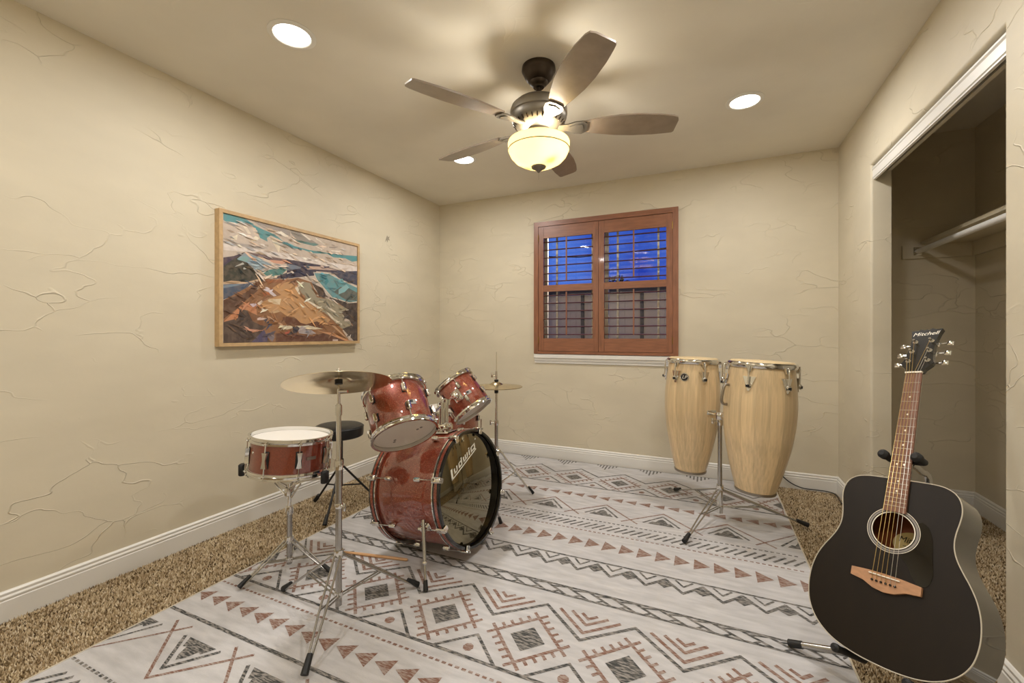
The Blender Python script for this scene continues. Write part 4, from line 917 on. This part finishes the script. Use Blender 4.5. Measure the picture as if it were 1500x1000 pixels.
# --- hi-hat
c = (-1.318, 2.652)
hs = thing('hi_hat_stand', 'chrome hi-hat stand with a thin rod, behind the bass drum', 'cymbal stand', (*c, RZ), 'chrome drum hardware')
tripod(hs, c, ((-1.113, 2.806), (-1.53, 2.66), (-1.27, 2.40)), .34, .10, .01, metal=CHROME)
G().cyl((*c, .045), (*c, .520), .012, n=16).build('lower_tube', STEEL, hs)
G().cyl((*c, .520), (*c, .725), .009, n=16).build('upper_tube', CHROME, hs)
G().cyl((*c, .725), (*c, 1.005), .0032, n=8).build('pull_rod', CHROME, hs)
collar(c, .505, .016, .032, CHROME, hs, knob=3.6); collar(c, .33, .017, .03, CHROME, hs); collar(c, .723, .013, .0205, BLACK, hs, 'cymbal_seat')
collar(c, .803, .014, .012, BLACK, hs, 'clutch_felt'); collar(c, .818, .008, .055, CHROME, hs, 'clutch', knob=3.4)
cymbal('hi_hat_cymbal', 'upper bronze hi-hat cymbal, bell upward, clamped by the clutch', .178, Vector((*c, .802)), Vector((0, 0, 1)), .015, .045, .018, 1, 'hi-hat pair')
cymbal('hi_hat_cymbal', 'lower bronze hi-hat cymbal, bell downward on its seat', .178, Vector((*c, .7665)), Vector((0, 0, 1)), -.0, .045, .0, 1, 'hi-hat pair') if False else cymbal('hi_hat_cymbal', 'lower bronze hi-hat cymbal, bell downward on its seat', .178, Vector((*c, .7452)), Vector((0, 0, 1)), .008, .045, .012, -1, 'hi-hat pair')
# --- throne
c = (-2.125, 2.057)
th = thing('drum_throne', 'round black vinyl drum throne on black tripod legs', 'stool', (*c, 0))
sx = Vector((-2.133, 2.05, 0))
st_ = G().lathe([(0, .478), (.138, .478), (.146, .484), (.148, .500), (.148, .530), (.143, .545), (.128, .552), (.06, .555), (0, .5555)], 56, Matrix.Translation(sx)).build('seat', VINYL, th)
G().lathe([(.1475, .5355), (.1502, .538), (.1475, .5405)], 56, Matrix.Translation(sx), closed=True).build('piping', BLACK, st_)
G().cyl((*c, .16), (*c, .478), .0125, n=14).build('post', BLKMET, th)
collar(c, .30, .017, .035, BLKMET, th, knob=-1.0)
tripod(th, c, ((-2.37, 2.076), (-2.019, 1.835), (-1.986, 2.26)), .285, .165, .01, feet_r=.013, metal=BLKMET, zf=.0090)
# --- drumstick on the rug
sa, sbk = Vector((-1.70, 1.655, RZ + .0075)), Vector((-1.346, 1.728, RZ + .0075)); dd = (sa - sbk).normalized()
tag(G().tube([sbk, sbk + dd * .006, sbk + dd * .25, sbk + dd * .33, sbk + dd * .375, sbk + dd * .380, sbk + dd * .390, sbk + dd * .398], [.0055, .0072, .0072, .0055, .0030, .0042, .0042, .0015], 14).build('drumstick', STICK), 'pale wooden drumstick lying on the rug by the cymbal stand', 'drumstick')
# ================================================================== CONGAS
cc0 = Vector((.066, 2.905, 0))
cst = thing('conga_stand', 'chrome double conga stand with three long legs', 'drum stand', (cc0.x, cc0.y, RZ))
tripod(cst, cc0, ((-.112, 2.476), (-.207, 3.273)), .185, .085, .012, feet_r=.014, double=True, foot_len=.055)
tripod(cst, cc0, ((.518, 2.965),), .185, .085, .012, feet_r=.014, double=True, zf=.010, foot_len=.055)
G().cyl((cc0.x, cc0.y, .045), (cc0.x, cc0.y, .20), .0165, n=20).build('base_tube', CHROME, cst)
G().cyl((cc0.x, cc0.y, .20), (cc0.x, cc0.y, .640), .0125, n=20).build('upper_tube', STEEL, cst)
collar(cc0, .185, .02, .03, CHROME, cst); collar(cc0, .07, .0185, .022, CHROME, cst)
collar(cc0, .575, .019, .05, CHROME, cst, knob=3.5)
def conga(label, top, bot, rt, rb, rbelly, rrim, nl, lug0, logo_a=None, handle_a=None):
    axis = (top - bot).normalized(); H = (top - bot).length; M = frame(axis, bot, hint=(1, 0, 0))
    t = thing('conga_drum', label, 'conga', bot, 'congas on the double stand')
    def rad(u):
        ks_ = [(0, rb), (.1, rb + (rbelly - rb) * .26), (.25, rb + (rbelly - rb) * .58), (.4, rb + (rbelly - rb) * .83), (.55, rb + (rbelly - rb) * .97), (.65, rbelly), (.75, rbelly - (rbelly - rt) * .12), (.88, rbelly - (rbelly - rt) * .5), (1, rt)]
        for (a, ra), (b_, r_b) in zip(ks_, ks_[1:]):
            if u <= b_:
                i = ks_.index((a, ra)); pa = ks_[max(i - 1, 0)]; pb = ks_[min(i + 2, len(ks_) - 1)]
                w_ = (u - a) / (b_ - a); m0 = (r_b - pa[1]) / (b_ - pa[0]) * (b_ - a); m1 = (pb[1] - ra) / (pb[0] - a) * (b_ - a)
                return (2 * w_ ** 3 - 3 * w_ ** 2 + 1) * ra + (w_ ** 3 - 2 * w_ ** 2 + w_) * m0 + (-2 * w_ ** 3 + 3 * w_ ** 2) * r_b + (w_ ** 3 - w_ ** 2) * m1
        return rt
    NS = 16; zs = [i / 22 for i in range(23)]
    prof = [(rad(u), .014 + u * (H - .036)) for u in zs] + [(rad(u) - .011, .014 + u * (H - .036)) for u in reversed(zs)]
    da = 2 * math.pi / NS
    # one stave, then linked copies turned about the drum axis
    gg = G(); gg.lathe(prof, 4, closed=True, a0=-da / 2 + .0012, a1=da / 2 - .0012)
    me_ = bpy.data.meshes.new('stave'); vs_ = [tuple(v) for v in gg.v]
    k2 = len(prof); caps = [tuple(i * 5 for i in range(k2)), tuple(i * 5 + 4 for i in range(k2 - 1, -1, -1))]
    me_.from_pydata(vs_, [], gg.f + caps); bm = bmesh.new(); bm.from_mesh(me_); bmesh.ops.recalc_face_normals(bm, faces=bm.faces); bm.to_mesh(me_); bm.free()
    me_.polygons.foreach_set('use_smooth', [True] * len(me_.polygons)); me_.set_sharp_from_angle(angle=math.radians(50)); me_.materials.append(CONGA)
    R0 = M.to_3x3().to_4x4()
    for i in range(NS):
        o = bpy.data.objects.new('stave', me_); COL.objects.link(o); o.parent = t; o.matrix_local = R0 @ Matrix.Rotation(i * da, 4, 'Z'); WORLD[o.name] = bot
    G(M).lathe([(rb - .010, 0), (rb + .001, 0), (rb + .0035, .004), (rb + .004, .0135), (rb - .010, .0135)], 48, closed=True).build('bottom_ring', NICKEL, t)
    G(M).lathe([(0, H + .004), (rt * .6, H + .0035), (rt - .006, H + .001), (rt + .004, H - .008), (rt + .0035, H - .0215), (rt - .012, H - .0215), (rt - .012, H - .003), (0, H)], 64).build('hide_head', HIDE, t)
    rim = G(M).lathe([(rt + .0042, H - .034), (rt + .010, H - .036), (rrim - .002, H - .030), (rrim, H - .022), (rrim - .001, H - .012), (rrim - .006, H - .006), (rt + .0048, H - .009), (rt + .0046, H - .02)], 72, closed=True)
    for i in range(nl):
        Mz = Matrix.Rotation(lug0 + i * 2 * math.pi / nl, 4, 'Z') @ Matrix.Translation((rrim, 0, H - .03))
        rim.prism([(-.030, .012), (-.012, -.006), (-.006, -.028), (.006, -.028), (.012, -.006), (.030, .012)], -.006, .006, Mz @ Matrix(((0, 0, 1, 0), (1, 0, 0, 0), (0, 1, 0, 0), (0, 0, 0, 1))))
    rim.build('comfort_rim', CHROME, t)
    for i in range(nl):
        a = lug0 + i * 2 * math.pi / nl; Mz = M @ Matrix.Rotation(a, 4, 'Z')
        zl = H - .115; rl = rad((zl - .014) / (H - .036))
        pl = [(-.032, .034), (.032, .034), (.005, -.042), (-.005, -.042)]
        sl = rad(min(1, (zl + .03) / (H - .03))) - rad((zl - .03) / (H - .03))
        Mp = Mz @ Matrix.Translation((rl + .0045, 0, zl)) @ Matrix.Rotation(math.atan2(sl, .06), 4, 'Y')
        pg = G(Mp).prism(pl, -.002, .0035, Matrix(((0, 0, 1, 0), (1, 0, 0, 0), (0, 1, 0, 0), (0, 0, 0, 1)))).rbox((.003, -.010, -.020), (.020, .010, -.002), .004).build('lug_plate', CHROME, t)
        e = Vector((rl + .022, 0, zl - .028)); b0 = Vector((rrim + .002, 0, H - .052))
        G(Mz).tube([Vector((rrim + .0, 0, H - .022)), Vector((rrim + .012, 0, H - .030)), Vector((rrim + .013, 0, H - .055)), Vector((rl + .017, 0, zl + .006)), e], .0042, 10).build('tension_hook', CHROME, pg)
        G(Mz).cyl(e + Vector((0, 0, .020)), e + Vector((0, 0, .006)), .0105, n=6).build('nut', BLACK, pg)
    if logo_a is not None:
        zc = H - .120; r_ = rad((zc - .014) / (H - .036)); Mz = M @ Matrix.Rotation(logo_a, 4, 'Z') @ Matrix.Translation((r_ + .0022, 0, zc)) @ Matrix(((0, 0, 1, 0), (1, 0, 0, 0), (0, 1, 0, 0), (0, 0, 0, 1)))
        bd = G(Mz).lathe([(0, 0), (.027, 0), (.027, .0014), (0, .0016)], 32).build('badge', CHROME, t)
        G(Mz).lathe([(0, .0018), (.0215, .0018), (.0215, .0024), (0, .0026)], 32).build('badge_field', BLACK, bd)
        vs_, fs_ = text_mesh('LP', .030); G(Mz @ Matrix.Translation((0, 0, .0029))).add(vs_, fs_).build('badge_lettering', IVORY, bd, smooth=False)
    if handle_a is not None:
        zc = H - .195; Mz = M @ Matrix.Rotation(handle_a, 4, 'Z'); r1, r2 = rad((zc + .05) / (H - .03)), rad((zc - .05) / (H - .03))
        G(Mz).tube(smooth_path([(r1 + .002, 0, zc + .055), (r1 + .022, 0, zc + .052), (r1 + .032, 0, zc + .03), (r2 + .032, 0, zc - .03), (r2 + .022, 0, zc - .052), (r2 + .002, 0, zc - .055)]), .0075, 10).build('handle', NICKEL, t)
    return t, M, rad, H
def ang_to(M, px, py, dep): lp = M.inverted() @ at_depth(px, py, dep); return math.atan2(lp.y, lp.x)
tR, bR = at_depth(1116, 528.5, 2.40), at_depth(1106, 719, 2.40)
MRt = frame(tR - bR, bR, hint=(1, 0, 0))
conga('larger pale wood conga with a side handle, nearer the closet', tR, bR, .158, .100, .180, .173, 6, ang_to(MRt, 1092, 560, 2.25), handle_a=ang_to(MRt, 1066, 575, 2.40))
tL, bL = at_depth(1015.5, 523.5, 2.85), at_depth(1011, 689, 2.85)
MLt = frame(tL - bL, bL, hint=(1, 0, 0))
conga('slimmer pale wood conga with a round black badge', tL, bL, .147, .095, .170, .162, 6, ang_to(MLt, 1030, 550, 2.70), logo_a=ang_to(MLt, 1000, 553, 2.70))
# stand cradle: cross bar and padded brackets against both drums
for (top_, bot_, R_) in ((tR, bR, .178), (tL, bL, .168)):
    cen = bot_.lerp(top_, .60); d = Vector((cc0.x - cen.x, cc0.y - cen.y, 0)).normalized()
    pe = Vector((cen.x, cen.y, .64)) + d * (R_ + .006)
    br = G().tube([(cc0.x, cc0.y, .632), (pe.x, pe.y, .632)], .009, 10).build('support_arm', CHROME, cst)
    side = Vector((-d.y, d.x, 0))
    G().rbox((-.035, -.014, -.003), (.035, .014, .005), .005, frame(d, pe, hint=side)).build('drum_bracket', CHROME, br)
G().rbox((cc0.x - .022, cc0.y - .022, .610), (cc0.x + .022, cc0.y + .022, .655), .006).build('cross_clamp', CHROME, cst)
# ================================================================== GUITAR
FRET = mat('nickel fret wire', (178, 166, 148), 0.55, 0.6)
GM = Matrix(((.7328, .2441, -.6352, .4034), (-.6675, .4390, -.6014, 1.4485), (.1320, .8647, .4846, .2451), (0, 0, 0, 1)))
gx, gy = GM.col[0].to_3d().normalized(), GM.col[1].to_3d(); gz = gx.cross(gy).normalized(); gy = gz.cross(gx).normalized()
GM = Matrix.Translation((.4034, 1.4485, .2451)) @ Matrix((gx, gy, gz)).transposed().to_4x4()
gt = thing('acoustic_guitar', 'black six-string acoustic guitar with rosewood neck on a tubular stand', 'guitar', GM.translation)
prof = [(0, 0), (.030, .0006), (.060, .0036), (.090, .0095), (.120, .0205), (.150, .0400), (.172, .0640), (.187, .0920), (.195, .1240), (.198, .158), (.1955, .195), (.187, .230), (.173, .262), (.157, .290), (.145, .314), (.1375, .338), (.1355, .362), (.138, .388), (.1425, .412), (.1455, .436), (.1440, .458), (.137, .478), (.124, .493), (.104, .503), (.078, .507), (.04, .508), (0, .508)]
def cr(pts, k=4):
    out = []
    for i in range(len(pts) - 1):
        a, b_, c_, d = [Vector(pts[j]) for j in (max(i - 1, 0), i, i + 1, min(i + 2, len(pts) - 1))]
        for j in range(k):
            u = j / k; v = .5 * ((2 * b_) + (c_ - a) * u + (2 * a - 5 * b_ + 4 * c_ - d) * u * u + (3 * b_ - a - 3 * c_ + d) * u ** 3); out.append((v.x, v.y))
    return out + [tuple(pts[-1])]
half = cr(prof)
outl = half[:-1] + [(-x, y) for x, y in reversed(half)][:-1]
no = len(outl); HOLE = (0, .355, .050)
def depth_at(y): return .100 + .022 * (1 - y / .508)
# top with sound hole
bm = bmesh.new()
vo_ = [bm.verts.new((x, y, 0)) for x, y in outl]; eo = [bm.edges.new((vo_[i], vo_[(i + 1) % no])) for i in range(no)]
vh = [bm.verts.new((HOLE[2] * math.cos(2 * math.pi * i / 48), HOLE[1] + HOLE[2] * math.sin(2 * math.pi * i / 48), 0)) for i in range(48)]; eh = [bm.edges.new((vh[i], vh[(i + 1) % 48])) for i in range(48)]
bmesh.ops.triangle_fill(bm, use_beauty=True, edges=eo + eh)
bm.verts.index_update(); tv = [tuple(v.co) for v in bm.verts]; tf = [tuple(v.index for v in f.verts) for f in bm.faces if (Vector(f.calc_center_median()) - Vector((0, HOLE[1], 0))).length > HOLE[2] * .97]; bm.free()
G(GM).add(tv, tf).build('soundboard', GTOP, gt, smooth=False)
vs = [(x, y, 0) for x, y in outl] + [(x, y, -depth_at(y)) for x, y in outl]
G(GM).add(vs, [(i, (i + 1) % no, no + (i + 1) % no, no + i) for i in range(no)]).build('side', GSIDE, gt, sharp=60)
G(GM).add([(x, y, -depth_at(y)) for x, y in outl], [tuple(range(no))]).build('back', GSIDE, gt, smooth=False)
G(GM).add([(x * .985, y * .985 + .004, -depth_at(y) + .003) for x, y in outl], [tuple(range(no))]).build('inside_back', INSIDE, gt, smooth=False)
G(GM).add([(x * .99, y * .99 + .0025, z) for z in (-.003, -.09) for x, y in outl], [(i, (i + 1) % no, no + (i + 1) % no, no + i) for i in range(no)]).build('inside_side', INSIDE, gt)
lp_ = [(x, y, .0004) for x, y in outl]; lp_.append(lp_[0]); lp_.append(lp_[1])
G(GM).tube(lp_, .0015, 6, cap=False).build('binding', mat('aged binding', (186, 178, 160), .4), gt)
def annulus(r0, r1, z, mt_, nm):
    G(GM @ Matrix.Translation((0, HOLE[1], z))).lathe([(r0, 0), (r1, 0), (r1, .0003), (r0, .0003)], 64, closed=True).build(nm, mt_, gt)
annulus(.0508, .0535, .0003, IVORY, 'rosette_ring'); annulus(.0560, .0612, .0003, mat('grey rosette', (128, 122, 116), .5), 'rosette_ring'); annulus(.0630, .0645, .0003, IVORY, 'rosette_ring')
annulus(.0536, .0559, .0002, GUARD, 'rosette_field')
# pickguard
pgp = [(.045, .388), (.055, .402), (.066, .392), (.074, .372), (.076, .345), (.074, .305), (.078, .272), (.084, .240), (.080, .226), (.066, .222), (.054, .232), (.046, .255), (.030, .290), (.022, .298)]
pgp = [(x, y) for x, y in cr(pgp, 3)]
arc = [(.0652 * math.cos(math.radians(d)), HOLE[1] + .0652 * math.sin(math.radians(d))) for d in range(-70, 31, 10)]
G(GM).prism(cr([(.064, .394), (.080, .384), (.092, .350), (.096, .300), (.100, .262), (.092, .232), (.074, .226), (.058, .240), (.044, .268), (.0235, .292)], 3) + arc, .0003, .0014).build('pickguard', GUARD, gt, smooth=False)
# label inside
Ml = GM @ Matrix.Translation((.004, .345, -depth_at(.345) + .0045))
lb = G(Ml @ Matrix.Diagonal((1, .72, 1, 1))).lathe([(0, 0), (.052, 0), (.052, .0006), (0, .0006)], 40).build('label', LABEL, gt)
vs_, fs_ = text_mesh('Mitchell', .024); G(Ml @ Matrix.Translation((0, .012, .0011))).add(vs_, fs_).build('label_lettering', BRONZE, lb, smooth=False)
for q in range(3): G(Ml).box((-.026, -.006 - q * .008, .0008), (.026, -.0045 - q * .008, .0011)).build('label_line', BRONZE, lb, smooth=False)
# bridge, saddle, pins
bp2 = [(-.083, .224), (-.083, .201), (-.05, .196), (-.025, .184), (0, .180), (.025, .184), (.05, .196), (.083, .201), (.083, .224), (.04, .228), (0, .229), (-.04, .228)]
br = G(GM).prism(bp2, .0004, .0085).build('bridge', BRIDGE, gt, smooth=False)
G(GM).box((-.037, .2195, .0086), (.037, .2225, .0125)).build('saddle', IVORY, br, smooth=False)
sx_ = [-.0275 + i * .011 for i in range(6)]
for x in sx_: G(GM).ball((x, .204, .0105), .0032, 10).build('bridge_pin', IVORY if False else GUARD, br)
# neck, fingerboard, frets
def nw(y): return .0215 + (.866 - y) * (.0275 - .0215) / .45
ys_ = [.420, .470, .508, .60, .70, .80, .862]
vs = []; kk = 9
for y in ys_:
    th_ = .022 if y > .5 else .012
    for j in range(kk): a = math.pi + math.pi * j / (kk - 1); vs.append((nw(y) * math.cos(a), y, .001 + th_ * math.sin(a) if y > .50 else .001))
g = G(GM)
sel = [i for i, y in enumerate(ys_) if y > .5]; vv = []
for y in [ys_[i] for i in sel]: vv += [(nw(y) * math.cos(math.pi + math.pi * j / (kk - 1)), y, .001 + .021 * math.sin(math.pi + math.pi * j / (kk - 1))) for j in range(kk)]
r_n = len(sel); fs = [(i * kk + j, i * kk + (j + 1) % kk, (i + 1) * kk + (j + 1) % kk, (i + 1) * kk + j) for i in range(r_n - 1) for j in range(kk)] + [tuple(range(kk)), tuple(range(r_n * kk - 1, (r_n - 1) * kk - 1, -1))]
g.add(vv, fs).build('neck', GSIDE, gt)
fb0 = .4075
fbd = G(GM).prism([(-nw(fb0), fb0), (nw(fb0), fb0), (nw(.8645), .8645), (-nw(.8645), .8645)], .0012, .0068).build('fingerboard', ROSE, gt, smooth=False)
for n_ in range(1, 21):
    y = .866 - .645 * (1 - 2 ** (-n_ / 12))
    if y > fb0 + .003: G(GM).box((-nw(y) + .0004, y - .0008, .0069), (nw(y) - .0004, y + .0008, .0078)).build('fret', FRET, fbd, smooth=False)
    if n_ in (3, 5, 7, 9, 12, 15, 17):
        ym = .866 - .645 * (1 - 2 ** (-(n_ - .5) / 12))
        for x in ((-.009, .009) if n_ == 12 else (0,)): G(GM).lathe([(0, .0069), (.0030, .0069), (.0030, .0073), (0, .0073)], 12, Matrix.Translation((x, ym, 0))).build('inlay_dot', IVORY, fbd)
G(GM).box((-.0222, .8647, .0010), (.0222, .8700, .0095)).build('nut', IVORY, gt, smooth=False)
# headstock tilted back
HM = GM @ Matrix.Translation((0, .870, .003)) @ Matrix.Rotation(math.radians(-12), 4, 'X')
hp = [(-.0225, 0), (-.026, .012), (-.040, .030), (-.0425, .040), (-.0385, .055), (-.0345, .085), (-.033, .115), (-.034, .140), (-.038, .168), (-.042, .184), (-.024, .184), (-.014, .189), (-.006, .183), (0, .187), (.006, .183), (.014, .189), (.024, .184), (.042, .184), (.038, .168), (.034, .140), (.033, .115), (.0345, .085), (.0385, .055), (.0425, .040), (.040, .030), (.026, .012), (.0225, 0)]
hd = G(HM).prism(hp, -.013, .0015).build('headstock', mat('gloss black headstock', (20, 19, 16), .2, coat=.6), gt, smooth=False)
vs_, fs_ = text_mesh('Mitchell', .022); G(HM @ Matrix.Translation((0, .166, .0019))).add(vs_, fs_).build('lettering', IVORY, hd, smooth=False)
posts = []
for sd in (-1, 1):
    for q in range(3):
        px_, py_ = sd * (.0255 - .002 * q), .048 + .042 * q
        posts.append((sd, q, Vector((px_, py_, .010))))
        tp = G(HM).cyl((px_, py_, .0017), (px_, py_, .015), .0036, n=10).lathe([(.0038, .0017), (.008, .0017), (.007, .0032), (.0038, .0034)], 16, Matrix.Translation((px_, py_, 0)), closed=True).build('tuner', CHROME, hd)
        G(HM).cyl((sd * .030, py_, -.017), (sd * .056, py_, -.017), .0025, n=8).rbox((-.0035, -.009, 0), (.0035, .009, .017), .003, frame((sd, 0, 0), (sd * .054, py_, -.017), hint=(0, 0, 1))).build('tuner_button', CHROME, tp)
        G(HM).rbox((min(sd * .020, sd * .036), py_ - .012, -.021), (max(sd * .020, sd * .036), py_ + .012, -.0132), .003).build('gear_cover', CHROME, tp)
order = [(-1, 0), (-1, 1), (-1, 2), (1, 2), (1, 1), (1, 0)]
for i, x in enumerate(sx_):
    sd, q = order[i]; pp = [p for s_, k_, p in posts if (s_, k_) == (sd, q)][0]; xn = -.0175 + i * .007
    p0 = GM @ Vector((x, .204, .009)); p1 = GM @ Vector((x, .221, .0128)); p2 = GM @ Vector((xn, .867, .0098)); p3 = HM @ pp
    G().tube([p0, p1, p2, p3], .00075 - .00006 * i, 6).build('string', STRINGM if i < 4 else STRINGS, gt)
# ================================================================== GUITAR STAND
gs = thing('guitar_stand', 'silver tubular tripod guitar stand with black foam yokes under the guitar', 'guitar stand', (.55, 1.675, 0))
hub = Vector((.55, 1.675, .140)); yk = GM @ Vector((0, .577, -.046))
kb = GM @ Vector((0, .548, -.150))
G().tube(smooth_path([hub - (kb - hub).normalized() * .05, hub.lerp(kb, .5), kb, GM @ Vector((0, .574, -.10)), yk], 5), .0095, 14).build('post', STEEL, gs)
G().cyl(hub - Vector((0, 0, .028)), hub + Vector((0, 0, .028)), .022, n=16).build('hub', BLKMET, gs)
for f, zf in ((Vector((.272, 1.811, .0245)), 0), (Vector((.671, 1.390, .024)), 0), (Vector((.865, 1.992, .024)), 0)):
    d = (hub - f).normalized(); hb = hub - d * .012
    lg = G().tube([f + d * .02, hb], .0105, 14).build('leg', STEEL, gs)
    G().cyl(f - d * .010, f + d * .034, .0130, .0125, 14).build('rubber_cap', BLACK, lg)
cz = GM @ Vector((0, .045, -.165)); up_ = hub + (kb - hub).normalized() * .05
cr_ = G().tube([up_, cz], .009, 12).build('cradle_stem', BLKMET, gs)
for sx2 in (-.088, .080):
    yo = .0
    for (x_, y_) in half:
        if x_ >= abs(sx2): yo = y_; break
    p0 = GM @ Vector((sx2 * .9, yo + .012, -.150)); p1 = GM @ Vector((sx2, yo - .0150, -.132)); p2 = GM @ Vector((sx2, yo - .0165, .012))
    ar = G().tube([cz, p0, p1, p2], .0055, 10).build('cradle_arm', BLKMET, gs)
    dv = (p2 - p1).normalized()
    G().tube([p1 + dv * .01, p2 - dv * .016, p2 - dv * .008, p2 + dv * .004, p2 + dv * .010], [.0095, .0095, .0115, .0115, .005], 14).build('foam_sleeve', FOAM, ar)
yb_ = G().tube([GM @ Vector((-.042, .576, -.022)), GM @ Vector((-.034, .577, -.034)), GM @ Vector((.034, .577, -.034)), GM @ Vector((.042, .576, -.022))], .007, 10).build('neck_yoke', BLKMET, gs)
for s in (-1, 1):
    a, b_ = GM @ Vector((s * .042, .576, -.026)), GM @ Vector((s * .042, .576, .026)); dv = (b_ - a).normalized()
    G().tube([a, a + dv * .005, b_ - dv * .02, b_ - dv * .016, b_ - dv * .004, b_ + dv * .004], [.008, .0105, .0105, .0145, .0145, .007], 14).build('foam_sleeve', FOAM, yb_)
G().rbox((-.012, -.010, -.02), (.012, .010, .03), .005, frame(kb - hub, hub.lerp(kb, .80))).build('height_clutch', BLKMET, gs)
